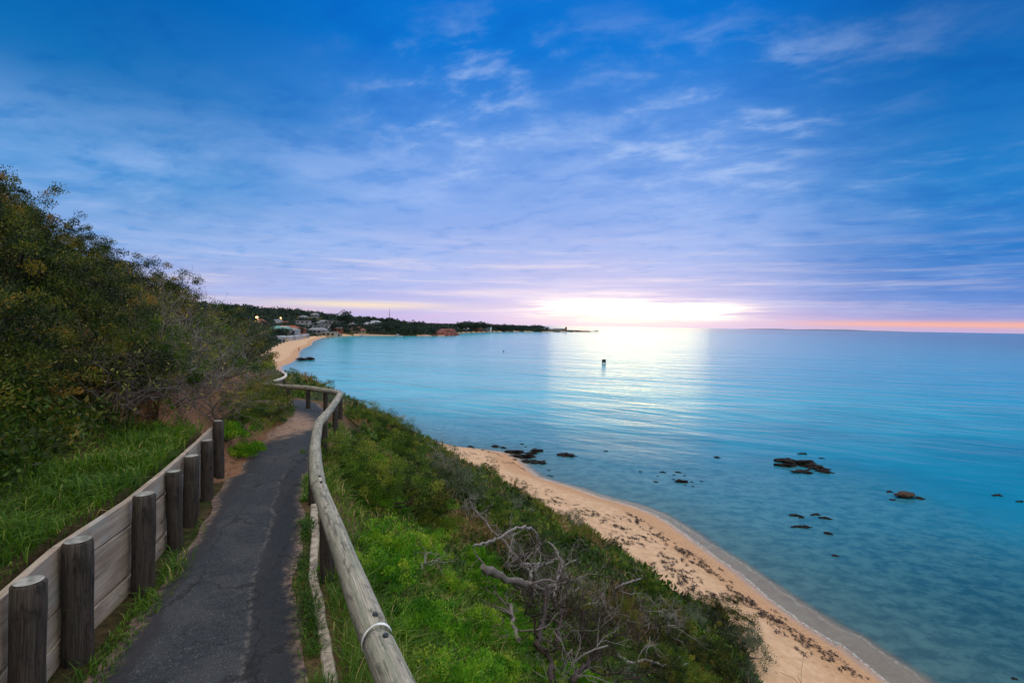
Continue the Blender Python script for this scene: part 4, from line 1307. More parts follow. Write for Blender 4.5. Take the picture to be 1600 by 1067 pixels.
dead('dead_branch', 'short white bent stub of dead wood under the hoop', [(828, 905), (829, 895), (835, 888), (843, 884)], .034, .026, M_twig_pale, 2, .3, .5)
dead('dead_branch', 'long thin dead branch stretching right from the broken trunk', [(854, 917), (872, 912), (892, 907), (920, 897), (940, 897), (955, 902)], .026, .010, M_twig, 8, .5, .5)
dead('dead_branch', 'pale forked dead branch reaching out towards the sand', [(962, 918), (980, 910), (998, 905), (1030, 893), (1052, 879)], .026, .008, M_twig_pale, 6, .5, .5)
dead('dead_branch', 'pale dead branch drooping towards the lower scrub right of the tangle', [(960, 922), (985, 927), (1009, 929), (1025, 945), (1046, 964)], .022, .008, M_twig_pale, 6, .45, .4)
dead('dead_branch', 'bleached dead branch snaking along the bottom right of the tangle', [(962, 1016), (972, 1028), (986, 1036), (1000, 1033), (1010, 1028), (1028, 1036), (1048, 1040), (1075, 1037)], .036, .014, M_twig_pale, 6, .4, .45)
dead('dead_branch', 'dark dead stem rising from the bottom edge into the tangle', [(893, 1066), (900, 1052), (910, 1043), (922, 1032), (934, 1021), (941, 1006)], .040, .020, M_bark, 7, .5, .4)
dead('dead_branch', 'grey dead stem standing at the left of the tangle', [(797, 943), (799, 960), (802, 976), (806, 988), (812, 1000)], .026, .034, M_twig, 6, .4, .4)
dead('dead_branch', 'thin bleached twig lying on the green weeds below the round shrub', [(656, 887), (664, 877), (664, 868), (671, 862)], .012, .007, M_twig_pale, 4, .25, .35)
dead('dead_branch', 'dark dead stem upright in the middle of the tangle', [(870, 1000), (874, 975), (880, 950), (884, 925), (888, 900)], .034, .018, M_bark, 10, .5, .55)
for i, (px, py) in enumerate(((870, 930), (895, 930), (905, 960), (880, 975), (930, 940), (945, 975), (900, 1000), (960, 960), (985, 985), (840, 985), (860, 950), (920, 1000), (975, 940), (1010, 970), (830, 960), (820, 870), (860, 890), (905, 985), (940, 1010), (885, 945), (925, 965), (1030, 1000), (790, 870), (830, 850), (825, 930), (870, 1030), (925, 1040), (990, 1010), (1000, 950), (950, 920), (900, 890), (1040, 975))):
    put_px(('bare', 'pale', 'bare')[i % 3], px, py, 1.0, 'bare grey twigs tangled in the dead branches on the slope', 'dead bush', 'bare twigs in the dead branch tangle', lift=.35, dz=.16)
# ------------------------------------------------------------------ rocks in the shallows
def rock_mesh(name, mat, seed, flat=.35, jag=.30):
    import bmesh
    bm = bmesh.new(); bmesh.ops.create_icosphere(bm, subdivisions=4, radius=1)
    r_ = np.random.default_rng(seed); ph = r_.uniform(0, 6.28, 12); dirs = unit(r_.normal(size=(12, 3)))
    for v in bm.verts:
        p = np.array(v.co)
        k = 1 + jag * sum(math.sin(3.2 * (1 + .5 * i) * float(dirs[i] @ p) + ph[i]) / (1.2 + .6 * i) for i in range(9)) * .5
        p = p * k; p[2] *= flat
        v.co = p
    me_ = bpy.data.meshes.new(name); bm.to_mesh(me_); bm.free()
    me_.materials.append(mat)
    for f in me_.polygons: f.use_smooth = False
    return me_
RK = [rock_mesh('rock', M_rock, 3 + i, .50, .80) for i in range(5)]
RKB = rock_mesh('rock', M_rock_brown, 21, .42, .40)
def rock(px, py, w, label, group=None, me_=None, z=0.05, asp=.6, rz=None):
    x, y = on_z(px, py, 0.0)
    size = w / F * math.hypot(y, 0) / 2
    o = link('rock', me_ or RK[random.randrange(5)])
    o.location = (x, y, z * size)
    o.scale = (size, size * asp, size * .62)
    o.rotation_euler = (0, 0, rng.uniform(-.25, .25) if rz is None else rz)
    return tag(o, label, 'rock', group)
GA = 'dark rocks at the point of the beach'
rock(775, 698, 11, 'small dark rock furthest left at the point of the beach')
rock(787, 700, 8, 'smallest dark rock in the back row at the point of the beach')
for px, py, w in ((806, 708, 22), (822, 715, 24), (838, 705, 20), (833, 709, 14), (824, 722, 14), (845, 723, 20), (836, 722, 16), (803, 719, 9), (800, 712, 8)):
    rock(px, py, w, 'low dark rock in the cluster where beach meets water', GA)
rock(885, 712, 20, 'low dark rock lying alone right of the beach point cluster', None)
rock(895, 710.5, 6, 'tiny dark rock touching the lone one right of the beach point', None)
rock(947, 705, 6, 'tiny dark rock alone in the water beyond the beach point', None)
for px, py, w in ((736, 698, 8), (740, 702, 6), (858, 735, 4), (862, 744, 5), (858, 743, 4), (816, 694, 5), (822, 698, 4)):
    rock(px, py, w, 'small dark stone in the wet edge near the beach point', 'small stones near the beach point')
GB = 'small dark rocks scattered round the mid water boulder'
rock(1064, 753, 20, 'blocky dark boulder in mid water with small rocks round it', None, asp=.5)
for px, py, w in ((1001, 737, 5), (1025, 753, 6), (1036, 738, 7), (1028, 744, 3), (1053, 742, 5), (1060, 738, 7), (1053, 749, 5), (1070, 743, 4), (1081, 753, 4), (1096, 752, 4), (1083, 760, 4), (1071, 758, 4)):
    rock(px, py, w, 'small dark rock near the blocky boulder in mid water', GB)
rock(1121, 715, 8, 'small dark rock alone between the two mid water groups')
GC = 'flat dark slabs of the long reef'
for px, py, w, rz in ((1232, 722, 28, -.15), (1252, 727, 34, -.4), (1262, 723, 20, -.1), (1276, 732, 28, -.35), (1290, 738, 18, -.3), (1229, 729, 22, -.2), (1256, 738, 26, -.15)):
    rock(px, py, w, 'flat dark slab in the long low reef right of centre', GC, asp=.45, rz=rz)
rock(1255, 709, 12, 'thin dark rock just breaking the surface behind the reef', asp=.4)
rock(1284, 716, 6, 'tiny rock behind the right end of the reef')
rock(1414, 776, 32, 'broad brown boulder in the water furthest right', None, RKB, .25, .6)
rock(1390, 768, 10, 'small dark rock just behind the broad brown boulder')
rock(1394, 781, 9, 'small dark rock left of the broad brown boulder')
rock(1438, 779, 12, 'small flat rock off the right end of the broad brown boulder')
rock(1559, 774, 14, 'small dark rock near the right edge of the picture', asp=.4)
rock(1595, 784, 10, 'dark rock cut by the right edge of the picture', asp=.4)
GD = 'low rocks awash off the beach'
for px, py, w in ((1244, 806, 14), (1252, 809, 10), (1275, 804, 14), (1290, 810, 13), (1247, 823, 16), (1260, 824, 14)):
    rock(px, py, w, 'low dark rock barely awash off the middle of the beach', GD, asp=.35)
rock(1294, 834, 9, 'small upright dark rock off the middle of the beach', z=.3)
rock(1305, 868, 8, 'small dark rock alone furthest in among the shallows')
rock(471, 563, 13, 'dark rock at the water edge of the far beach, nearer the sand', z=.25)
rock(484, 562.5, 13, 'dark rock at the far beach, the one further out in the water', z=.3)
rock(1585, 1060, 10, 'dark rock under the bottom right corner', z=.0)

# ------------------------------------------------------------------ wrack lines on the sand
def wrack():
    Vs = []; ts = []
    lines = [([(690, 712), (745, 722)], 25, .25), ([(770, 752), (830, 782), (880, 797), (940, 818), (985, 842), (1020, 868), (1060, 905), (1095, 930), (1130, 960)], 200, .55),
             ([(800, 762), (850, 775), (900, 800), (950, 815), (1000, 850)], 40, .35),
             ([(980, 800), (1000, 815), (1035, 842), (1060, 858), (1110, 895), (1150, 925), (1190, 958), (1240, 995), (1290, 1022), (1330, 1050), (1360, 1075)], 200, .22),
             ([(1130, 925), (1165, 950), (1200, 975), (1235, 1000), (1260, 1025)], 34, .3),
             ([(720, 712), (770, 716), (800, 722)], 30, .3), ([(1090, 935), (1060, 915), (1040, 905)], 22, .4), ([(740, 702), (770, 706), (815, 718)], 20, .2)]
    for pxs, n, spread in lines:
        W = np.array([on_z(px, py, .7) for px, py in pxs]); L = resample(W, .2)
        for _ in range(n):
            if rng.uniform() < .55 and _ > 3: c = last + rng.normal(size=2) * .25
            else: c = L[rng.integers(len(L))] + rng.normal(size=2) * spread
            last = c
            j = np.argmin(np.linalg.norm(L - c, axis=1)); d = L[min(j + 1, len(L) - 1)] - L[max(j - 1, 0)]
            ang = math.atan2(d[1], d[0]) + rng.normal() * .35
            sz = abs(rng.normal(0, .065)) + .03
            m_ = int(10 + sz * 80)
            q = rng.normal(size=(m_, 2)) * np.array((sz, sz * .33))
            X_ = c[0] + q[:, 0] * math.cos(ang) - q[:, 1] * math.sin(ang); Y_ = c[1] + q[:, 0] * math.sin(ang) + q[:, 1] * math.cos(ang)
            a = ang + rng.normal(0, .6, m_)
            Vs.append(np.column_stack([X_, Y_, np.full(m_, 0.0)])); ts.append(a)
    P_ = np.vstack(Vs); A_ = np.concatenate(ts)
    P_[:, 2] = terrain(P_[:, :2]) + .012 + rng.uniform(0, .05, len(P_))
    Dn_ = np.column_stack([np.cos(A_), np.sin(A_), rng.uniform(-.1, .25, len(A_))])
    k = len(P_); L_ = rng.uniform(.04, .13, k)
    S_ = np.column_stack([-np.sin(A_), np.cos(A_), rng.uniform(-.2, .2, k)])
    V_ = np.stack([P_, P_ + Dn_ * (L_ * .5)[:, None] + S_ * (L_ * .18)[:, None], P_ + Dn_ * L_[:, None], P_ + Dn_ * (L_ * .5)[:, None] - S_ * (L_ * .18)[:, None]], 1)
    o = link('seaweed', quads_mesh('seaweed', V_, rng.uniform(0, 1, k), M_weed))
    tag(o, 'dark dried seaweed strewn in lines along the sand', 'seaweed', kind='stuff')
wrack()

# ------------------------------------------------------------------ far trees
def tree_proto(name, mat, h, spread, nclump, per, leaf, trunk=.35, lean=0.0, bare=False):
    root = empty(name, (0, 0, 0))
    mb = MB()
    tips = []
    mb.tube([(0, 0, -.3), (lean * .3, .02, h * .3), (lean, 0, h * .62)], [.035 * h, .026 * h, .014 * h], 7)
    for i in range(7):
        a = i * 2.4 + rng.uniform(0, .6); z0 = h * rng.uniform(trunk * .8, .6)
        d = np.array((math.cos(a) * spread * rng.uniform(.5, .9), math.sin(a) * spread * rng.uniform(.5, .9), h * rng.uniform(.22, .4)))
        p0 = np.array((lean * .6, 0, z0)); pm = p0 + d * .5 + np.array((0, 0, -.05 * h)); p1 = p0 + d
        mb.tube(resample([p0, pm, p1], h * .15), .010 * h, 5); tips.append(p1)
        if bare:
            branch(mb, p1, unit(d), h * .22, .006 * h, 3, .3, 4, .05, (2, 3), .7, .004)
    mb.build('trunk', M_bark, root)
    th = rng.uniform(0, 2 * math.pi, nclump); rr = rng.uniform(0, 1, nclump) ** .5
    C_ = np.column_stack([np.cos(th) * rr * spread, np.sin(th) * rr * spread, h * (trunk + (1 - trunk) * rng.uniform(.1, 1, nclump) * np.sqrt(1 - .75 * rr ** 2))])
    for t_ in range(len(tips)): C_[t_ % nclump] = tips[t_]
    C_ += rng.normal(size=C_.shape) * h * .03; C_[:, 0] += lean
    n = nclump * per; ci = np.repeat(np.arange(nclump), per)
    offv = unit(rng.normal(size=(n, 3))) * rng.uniform(0, 1, (n, 1)) ** .5 * np.array((1, 1, .6)) * (h * .115 * rng.uniform(.6, 1.4, nclump))[ci][:, None]
    Dn_ = unit(offv + rng.normal(size=(n, 3)) * h * .05)
    tn_ = np.clip(rng.normal(.5, .22, nclump)[ci] + rng.normal(0, .12, n), 0, 1)
    Vq_ = leaf_quads(C_[ci] + offv, Dn_, leaf * rng.uniform(.6, 1.4, n), leaf * .5 * rng.uniform(.7, 1.3, n))
    link('crown', quads_mesh(name + '_crown', Vq_, tn_, mat), root)
    return root
TREES = [tree_proto('tree', M_leaf_far, 8, 3.6, 38, 46, .55, .18), tree_proto('tree', M_leaf_far, 8, 2.9, 34, 46, .55, .28, .5), tree_proto('tree', M_leaf_far, 8, 4.6, 44, 44, .6, .30)]
tree_used = set()
def tree(x, y, h, label, group=None, v=None, dz=-.2, protos=None):
    pr = protos or TREES
    k = random.randrange(len(pr)) if v is None else v
    key = (id(pr), k)
    o = copy_tree(pr[k]) if key in tree_used else pr[k]
    tree_used.add(key)
    for kk in ('label', 'group'):
        if kk in o: del o[kk]
    s_ = h / 8.0
    o.location = (x, y, tz(x, y) + dz)
    o.rotation_euler = (0, 0, rng.uniform(0, 6.28)); o.scale = (s_ * rng.uniform(.9, 1.2), s_ * rng.uniform(.9, 1.2), s_)
    return tag(o, label, 'tree', group)
def far_xy(px, y): return ((px - 800) / F * y, y)
# dark trees of the headland
def between(n, box, cond, md):
    out = []; t_ = 0
    while len(out) < n and t_ < 6000:
        t_ += 1
        x = rng.uniform(box[0], box[2]); y = rng.uniform(box[1], box[3])
        z, sh, tt, pt, arc, h = terrain([(x, y)], True)
        if tt[0] > cond and all((x - a) ** 2 + (y - b) ** 2 > md * md for a, b in out): out.append((x, y))
    return out
for x, y in between(74, (-165, 455, -62, 575), 1.6, 5.6):
    tree(x, y, rng.uniform(6.5, 9.5) * (.75 if x > -95 else 1), 'dark tree in the dense stand covering the headland', 'dark trees on the headland')
for px in np.linspace(716, 842, 34):
    y = 690 + (px - 716) * 2.2 + rng.uniform(0, 40); x, y = far_xy(px, y)
    tree(x, y, rng.uniform(11, 15) if px < 765 else rng.uniform(7, 10.5), 'dark tree on the low shore behind the headland', 'dark trees on the shore behind the headland')
# trees of the town and above the far beach
for x, y in between(64, (-330, 400, -150, 640), 10.0, 9):
    tree(x, y, rng.uniform(4, 6.5), 'dark tree among the houses above the far beach', 'trees among the houses')
for x, y in between(34, (-420, 440, -150, 700), 12.0, 9):
    tree(x, y, rng.uniform(5, 8), 'dark tree on the wooded ridge behind the town', 'trees on the ridge behind the town')
for x, y in between(36, (-300, 300, -165, 480), 6.0, 7):
    tree(x, y, rng.uniform(4.5, 7), 'dark tree on the hillside left of the town', 'trees on the hillside left of the town')
for x, y in between(50, (-215, 130, -80, 400), 4.0, 6):
    tree(x, y, rng.uniform(4.5, 7.5), 'dark tree on the slope behind the far beach', 'trees on the slope behind the far beach')
x, y = far_xy(536, 480); tree(x, y, 19, 'tallest feathery tree standing above the town roofs', None, 1)
# red cliff face at the end of the headland
mc = simple_mat('red_cliff_rock', (.13, .048, .042), .9, .6, .35)
c0 = np.array(on_z(672, 525, 0)); c1 = np.array(on_z(707, 524.6, 0)); c2 = c1 + np.array((4, 26))
Lc = resample([tuple(c0), tuple((c0 + c1) / 2 + np.array((1, -1.0))), tuple(c1), tuple(c2)], 1.6)
V = []; nL = len(Lc)
for i, p in enumerate(Lc):
    t_ = i / (nL - 1); hh = 6.2 * (sstep(np.array(t_), 0.0, .55)) * (1 - .5 * sstep(np.array(t_), .8, 1.0)) + .4
    d_ = Lc[min(i + 1, nL - 1)] - Lc[max(i - 1, 0)]; n_ = np.array((-d_[1], d_[0])) / (np.linalg.norm(d_) + 1e-6)
    for k in range(7):
        f = k / 6
        off_ = -1.0 + 3.6 * f + rng.normal() * .45
        V.append((p[0] + n_[0] * off_, p[1] + n_[1] * off_, -.4 + (hh + .4) * f + rng.normal() * .15))
    V.append((p[0] + n_[0] * 12, p[1] + n_[1] * 12, hh + .3))
Fc = [(i * 8 + k, (i + 1) * 8 + k, (i + 1) * 8 + k + 1, i * 8 + k + 1) for i in range(nL - 1) for k in range(7)]
mb = MB(); mb.addmesh(V, Fc, None, .5, False)
tag(mb.build('cliff', mc), 'low red earth cliff at the end of the dark headland', 'cliff')
# trees on the near skyline
near_t = [tree_proto('tree', M_leaf_dark, 8, 5.0, 90, 120, .26, .10, .6, True), tree_proto('tree', M_leaf_dark, 8, 4.4, 80, 120, .26, .12, -.4)]
def sky_tree(px, hpx, lab, v):
    # stands on the crest that makes the skyline in that direction
    ds = np.linspace(9, 70, 200); Pq = np.column_stack([(px - 800) / F * ds, ds])
    k = int(np.argmax((terrain(Pq) - H) / ds)); dist = ds[k] + 1.2
    x, y = far_xy(px, dist); tree(x, y, hpx / F * dist, lab, None, v, -.25, near_t)
def sky_shrub(kind, px, hpx, lab, cat, back=.8, lift=0.0):
    ds = np.linspace(9, 70, 200); Pq = np.column_stack([(px - 800) / F * ds, ds])
    k = int(np.argmax((terrain(Pq) - H) / ds)); dist = ds[k] + back
    x, y = far_xy(px, dist)
    put(kind, x, y, hpx / F * dist, lab, cat, None, dz=lift * hpx / F * dist - .1)
sky_shrub('dark', 190, 78, 'dark bushy tree under bare top twigs on the hill skyline', 'tree')
sky_shrub('dark', 158, 58, 'smaller dark bush on the skyline left of the bushy tree', 'shrub')
sky_shrub('dark', 224, 70, 'dark bush on the skyline right of the bushy tree', 'shrub')
sky_shrub('bare', 205, 80, 'bare twigs sticking up above the bushy tree on the hill skyline', 'dead bush', .9, .25)
sky_shrub('bare', 60, 60, 'bare twigs on the hill skyline at the far left', 'dead bush', .3)
sky_shrub('bare', 8, 60, 'bare twigs on the hill skyline in the left corner', 'dead bush', .3)
sky_tree(298, 52, 'dark rounded tree lower down the hill skyline', 1)
sky_tree(330, 34, 'last small dark tree down the hill skyline', 0)
sky_tree(268, 40, 'low dark tree halfway down the hill skyline', 1)

# ------------------------------------------------------------------ town
HOUSES = []
def house(x, y, w, d, h, rz, wallc, roofc, label, group=None, flat=False, storeys=1, base=None):
    z0 = tz(x, y) if base is None else base
    w, d, h = w * .78, d * .8, h * .78; HOUSES.append((x, y))
    root = empty('house', (x, y, z0), rz)
    mb = MB(); mb.box((0, 0, h / 2 - .5), (w, d, h + 1)); wo_ = mb.build('wall', wallc, root)
    mb = MB()
    if flat:
        mb.box((0, 0, h + .15), (w + .8, d + .8, .3))
    else:
        rh = min(w, d) * .28; e_ = .5
        V = [(-w / 2 - e_, -d / 2 - e_, h), (w / 2 + e_, -d / 2 - e_, h), (w / 2 + e_, d / 2 + e_, h), (-w / 2 - e_, d / 2 + e_, h), (-w / 2 + d * .3, 0, h + rh), (w / 2 - d * .3, 0, h + rh)]
        mb.addmesh(V, [(0, 1, 5, 4), (1, 2, 5), (2, 3, 4, 5), (3, 0, 4), (3, 2, 1, 0)], None, .5, False)
    mb.build('roof', roofc, root)
    nwin = max(2, int(w / 3.2)); wm = None
    for st in range(storeys):
        zc = h * (st + .55) / storeys
        for k in range(nwin):
            if wm is None:
                mb = MB(); mb.box((0, 0, 0), (w / nwin * .58, .12, h / storeys * .45)); wo2 = mb.build('window', M_glass, root); wm = wo2.data
            else:
                wo2 = link('window', wm, root)
            wo2.location = (-w / 2 + (k + .5) * w / nwin, -d / 2 - .02, zc)
    return tag(root, label, 'house', group)
M_glass = simple_mat('window_glass', (.02, .03, .045), .15, .1, 3, .6)
W1 = simple_mat('white_render', (.29, .31, .35), .8, .06, 1); W2 = simple_mat('cream_render', (.34, .29, .23), .8, .06, 1)
W3 = simple_mat('red_brick', (.22, .085, .055), .85, .15, 2); W4 = simple_mat('grey_render', (.20, .22, .25), .8, .08, 1)
R1 = simple_mat('terracotta_roof', (.17, .060, .040), .8, .15, 1); R2 = simple_mat('grey_roof', (.16, .18, .21), .7, .1, 1)
R3 = simple_mat('pale_roof', (.23, .26, .31), .6, .08, 1); R4 = simple_mat('teal_roof', (.06, .20, .22), .6, .1, 1)
for px, yd, w, d, h, rz, wc, rc, lab, fl, st in (
    (432, 330, 11, 8, 4.5, .3, W2, R4, 'house with teal green roof above the trees by the far beach', False, 1),
    (441, 345, 14, 8, 4.5, .2, W4, R4, 'long house with blue green roof above the far beach huts', False, 1),
    (453, 360, 14, 9, 5, .1, W3, R1, 'red brick house with terracotta roof above the far beach', False, 1),
    (465, 380, 13, 9, 4, .1, W3, R1, 'low brown brick house right of the terracotta roof', False, 1),
    (446, 430, 9, 8, 5, .1, W2, R1, 'cream house high on the hill under the right hand lamp', False, 1),
    (405, 400, 12, 9, 5, .2, W3, R1, 'brick house glowing under the bright orange lamp', False, 1),
    (488, 440, 22, 10, 5.0, .05, W1, R3, 'long white apartment block with rows of windows in the town', True, 3),
    (502, 455, 20, 9, 6.5, .0, W1, R3, 'tall white apartment block behind the long one', True, 3),
    (474, 470, 15, 9, 7, .1, W1, R3, 'white house at the left end of the apartment blocks', True, 2),
    (497, 410, 18, 8, 4, .0, W4, R2, 'grey house in front of the apartment blocks', False, 1),
    (514, 470, 22, 9, 8, .0, W4, R2, 'grey flat roofed block right of the white apartments', True, 2),
    (524, 500, 16, 9, 9, .0, W1, R2, 'white block with dark roof left of the tall feathery tree', True, 2),
    (549, 500, 16, 9, 6, -.1, W1, R3, 'white house right of the tall feathery tree', False, 1),
    (558, 480, 11, 8, 4.5, -.1, W2, R1, 'small cream house with a red roof above the shore', False, 1),
    (567, 510, 16, 9, 5, -.1, W4, R3, 'grey house with pale blue roof near the headland trees', False, 1),
    (579, 520, 18, 9, 6, -.1, W1, R3, 'pale house half hidden behind the headland trees', False, 1),
    (586, 540, 14, 9, 7, -.1, W4, R3, 'pale roofed house furthest right among the headland trees', False, 1),
):
    x, y = far_xy(px, yd); house(x, y, w, d, h, rz, wc, rc, lab, None, fl, st)
wcs, rcs = (W1, W2, W4, W3), (R1, R2, R3, R2)
for i in range(26):
    px = rng.uniform(418, 600); yd = rng.uniform(400, 600) if px > 470 else rng.uniform(340, 460)
    x, y = far_xy(px, yd)
    if terrain([(x, y)], True)[2][0] < 9: continue
    house(x, y, rng.uniform(7, 11), rng.uniform(6, 8), rng.uniform(3.2, 5), rng.uniform(-.5, .5), wcs[i % 4], rcs[(i * 3 + 1) % 4], 'small house half hidden among the trees of the far town', 'small houses among the town trees', False, 1)
# pavilion at the end of the far beach
x, y = far_xy(515, 405); house(x, y, 14, 7, 4.2, -.1, W2, R3, 'beach pavilion with pale flat roof at the end of the sand', None, True, 1)
x, y = far_xy(527, 415); house(x, y, 8, 5, 2.8, -.1, W2, R1, 'low kiosk right of the beach pavilion', None, False, 1)
# huts along the back of the far beach
hc = [W1, W4, W2, W1, W4, W1, W1, W2, W4]
for i, (px, yd) in enumerate(((436, 262), (441, 270), (446, 272), (452, 282), (457, 290), (463, 298), (469, 312), (474, 325), (479, 338))):
    x, y = far_xy(px, yd); zz = 1.4
    root = empty('beach_hut', (x, y, zz), -.5, .74)
    mb = MB(); mb.box((0, 0, 1.2), (3.0, 3.4, 3.0)); mb.build('wall', hc[i], root)
    mb = MB(); mb.addmesh([(-1.75, -2, 2.65), (1.75, -2, 2.65), (1.75, 2, 2.65), (-1.75, 2, 2.65), (0, -2, 3.8), (0, 2, 3.8)], [(0, 4, 5, 3), (1, 2, 5, 4), (0, 1, 4), (3, 5, 2), (0, 3, 2, 1)], None, .5, False)
    mb.build('roof', R3 if i % 2 else R2, root)
    mb = MB(); mb.box((0, -1.73, 1.0), (1.1, .08, 1.9)); mb.build('door', (R4, R1, M_glass)[i % 3], root)
    root.location.z = max(tz(x, y), .9); tag(root, 'small pale beach hut in the row along the back of the far sand', 'beach hut', 'beach huts on the far sand')
# sheds on the far shore and the low buildings of the point
for px, yd, w, lab in ((722, 735, 26, 'long pale shed at the water behind the red cliff'), (745, 770, 18, 'reddish shed on the far shore'), (757, 800, 20, 'white boathouse near the white beacon'), (835, 985, 30, 'low dark blue shed at the start of the harbour point'),
                       (850, 1000, 36, 'long low shed on the harbour point'), (873, 1005, 34, 'white hull like shed at the end of the harbour point')):
    x, y = far_xy(px, yd); house(x, y, w, 8, 4.0, 0, W3 if 'reddish' in lab else (W4 if 'dark' in lab else W1), R1 if 'reddish' in lab else R2, lab, None, False, 1, base=max(1.0, min(tz(x, y), 2.0)))
# street lamps that are lit
M_lamp = bpy.data.materials.new('sodium_lamp'); M_lamp.use_nodes = True
lt = M_lamp.node_tree; lt.nodes.clear(); ge = G(lt)
em = ge.new('ShaderNodeEmission'); em.inputs[0].default_value = (1, .42, .10, 1); em.inputs[1].default_value = 26
ou = ge.new('ShaderNodeOutputMaterial'); lt.links.new(em.outputs[0], ou.inputs[0])
def street_lamp(px, py, yd, r_, lab, en):
    d = ray(px, py); k = yd / d.y; x, y, z = d.x * k, yd, H + d.z * k
    g0 = tz(x, y)
    root = empty('street_lamp', (x, y, g0))
    mb = MB(); mb.tube([(0, 0, -.5), (0, 0, max(z - g0, 3) + .2), (0, -.6, max(z - g0, 3) + .6), (0, -1.4, max(z - g0, 3) + .6)], .10, 6); mb.build('pole', R2, root)
    import bmesh
    bm = bmesh.new(); bmesh.ops.create_uvsphere(bm, u_segments=12, v_segments=8, radius=r_)
    for v in bm.verts: v.co.z *= .7
    me_ = bpy.data.meshes.new('lamp_head'); bm.to_mesh(me_); bm.free(); me_.materials.append(M_lamp)
    lh = link('lamp_head', me_, root); lh.location = (0, -1.4, max(z - g0, 3) + .3)
    pl = bpy.data.lights.new('lamp_light', 'POINT'); pl.energy = en; pl.color = (1, .45, .14); pl.shadow_soft_size = r_
    po_ = bpy.data.objects.new('lamp_light', pl); COL.objects.link(po_); po_.parent = root; po_.location = (0, -2.2, max(z - g0, 3) - .3)
    tag(root, lab, 'street lamp')
street_lamp(403, 496.5, 330, .65, 'brightest orange street lamp lit among the hilltop trees', 9000)
street_lamp(440, 497.5, 350, .38, 'smaller orange street lamp right of the brightest one', 2500)
# mast above the headland
x, y = far_xy(608, 560); mz = tz(x, y)
root = empty('radio_mast', (x, y, mz)); mb = MB(); mb.tube([(0, 0, -.5), (0, 0, 15), (0, 0, 20 - (mz - 8) * .6)], [.35, .25, .12], 6); mb.build('pole', R2, root)
mb = MB(); mb.box((0, 0, 14), (1.6, .3, .3)); mb.box((0, 0, 12.6), (1.2, .3, .3)); mb.build('crossarm', R2, root)
tag(root, 'thin mast standing up from the headland trees', 'mast')
# jetty
xa, ya = far_xy(893, 1010); xb, yb = far_xy(935, 1000)
root = empty('jetty', (xa, ya, 0), math.atan2(yb - ya, xb - xa)); Lj = math.hypot(xb - xa, yb - ya)
mj = simple_mat('jetty_timber', (.16, .10, .05), .8, .2, 1)
mb = MB(); mb.box((Lj / 2, 0, 2.2), (Lj, 4.5, .8)); mb.build('deck', mj, root)
for k in range(12):
    mb = MB(); mb.box((Lj * (k + .5) / 12, 0, .6), (.8, 4.0, 2.4)); mb.build('pile', mj, root)
mb = MB(); mb.box((Lj - 4, 0, 3.1), (8, 4.2, 1.0)); mb.build('end_deck', mj, root)
tag(root, 'long brown jetty running out from the harbour point', 'jetty')
x, y = far_xy(884, 1000)
root = empty('signal_hut', (x, y, 2.5)); mb = MB(); mb.box((0, 0, 3.4), (3.2, 3, 5.6)); mb.build('wall', W3, root)
mb = MB(); mb.addmesh([(-2, -2, 6.2), (2, -2, 6.2), (2, 2, 6.2), (-2, 2, 6.2), (0, 0, 8.4)], [(0, 1, 4), (1, 2, 4), (2, 3, 4), (3, 0, 4), (3, 2, 1, 0)], None, .5, False); mb.build('roof', R1, root)
tag(root, 'small tower standing on the harbour point near the jetty', 'tower')
# white beacon
x, y = on_z(767, 521, 0); root = empty('beacon', (x, y, 0))
mb = MB(); mb.tube([(0, 0, -1), (0, 0, 7.6)], .55, 8); mb.build('pile', M_white, root); mb = MB(); mb.box((0, 0, 7.9), (1.6, 1.6, .8)); mb.build('top_mark', M_white, root)
tag(root, 'white beacon post standing in the water before the far shore', 'beacon')
# dark marker on two legs
x, y = on_z(943.5, 567.5, 0); root = empty('channel_marker', (x, y, 0))
for sx in (-.45, .45):
    mb = MB(); mb.tube([(sx * 1.1, 0, -1), (sx, 0, 1.9)], .16, 8); mb.build('leg', M_black, root)
mb = MB(); mb.box((0, 0, 1.0), (1.35, .9, 1.5)); mb.build('body', M_black, root, .03)
mb = MB(); mb.box((0, 0, 1.86), (1.5, 1.0, .12)); mb.build('cap', M_black, root)
root.scale = (.85, .85, .66); tag(root, 'dark square marker on two legs standing in the sunlit water', 'marker')
x, y = on_z(787, 549.5, 0); root = empty('buoy', (x, y, 0))
mb = MB(); mb.tube([(0, 0, -.3), (0, 0, .1), (0, 0, .35), (0, 0, .6), (0, 0, .9)], [.25, .36, .30, .12, .06], 10); mb.build('float', R2, root); mb = MB(); mb.box((0, 0, .95), (.25, .25, .2)); mb.build('top_mark', M_white, root)
tag(root, 'tiny grey buoy on the open water left of the dark marker', 'buoy')
# moored boat below the town
def boat(px, py, L_, lab):
    x, y = on_z(px, py, 0); root = empty('boat', (x, y, 0), .2)
    n = 9; V = []
    for i, t in enumerate(np.linspace(0, 1, n)):
        wv = .17 * L_ * (1 - max(0, (t - .45) / .55) ** 2) * (.85 if i == 0 else 1); zt_ = .09 * L_ + .05 * L_ * t * t
        xx = (t - .5) * L_
        V += [(xx, -wv, zt_), (xx, -wv * .7, -.1), (xx, wv * .7, -.1), (xx, wv, zt_)]
    Fc = [(i * 4 + k, (i + 1) * 4 + k, (i + 1) * 4 + (k + 1) % 4, i * 4 + (k + 1) % 4) for i in range(n - 1) for k in range(4)] + [(3, 2, 1, 0)]
    mb = MB(); mb.addmesh(V, Fc, None, .5, False); mb.build('hull', W1, root)
    mb = MB(); mb.box((-.05 * L_, 0, .18 * L_), (.32 * L_, .2 * L_, .17 * L_)); mb.build('cabin', W1, root, .05)
    tag(root, lab, 'boat')
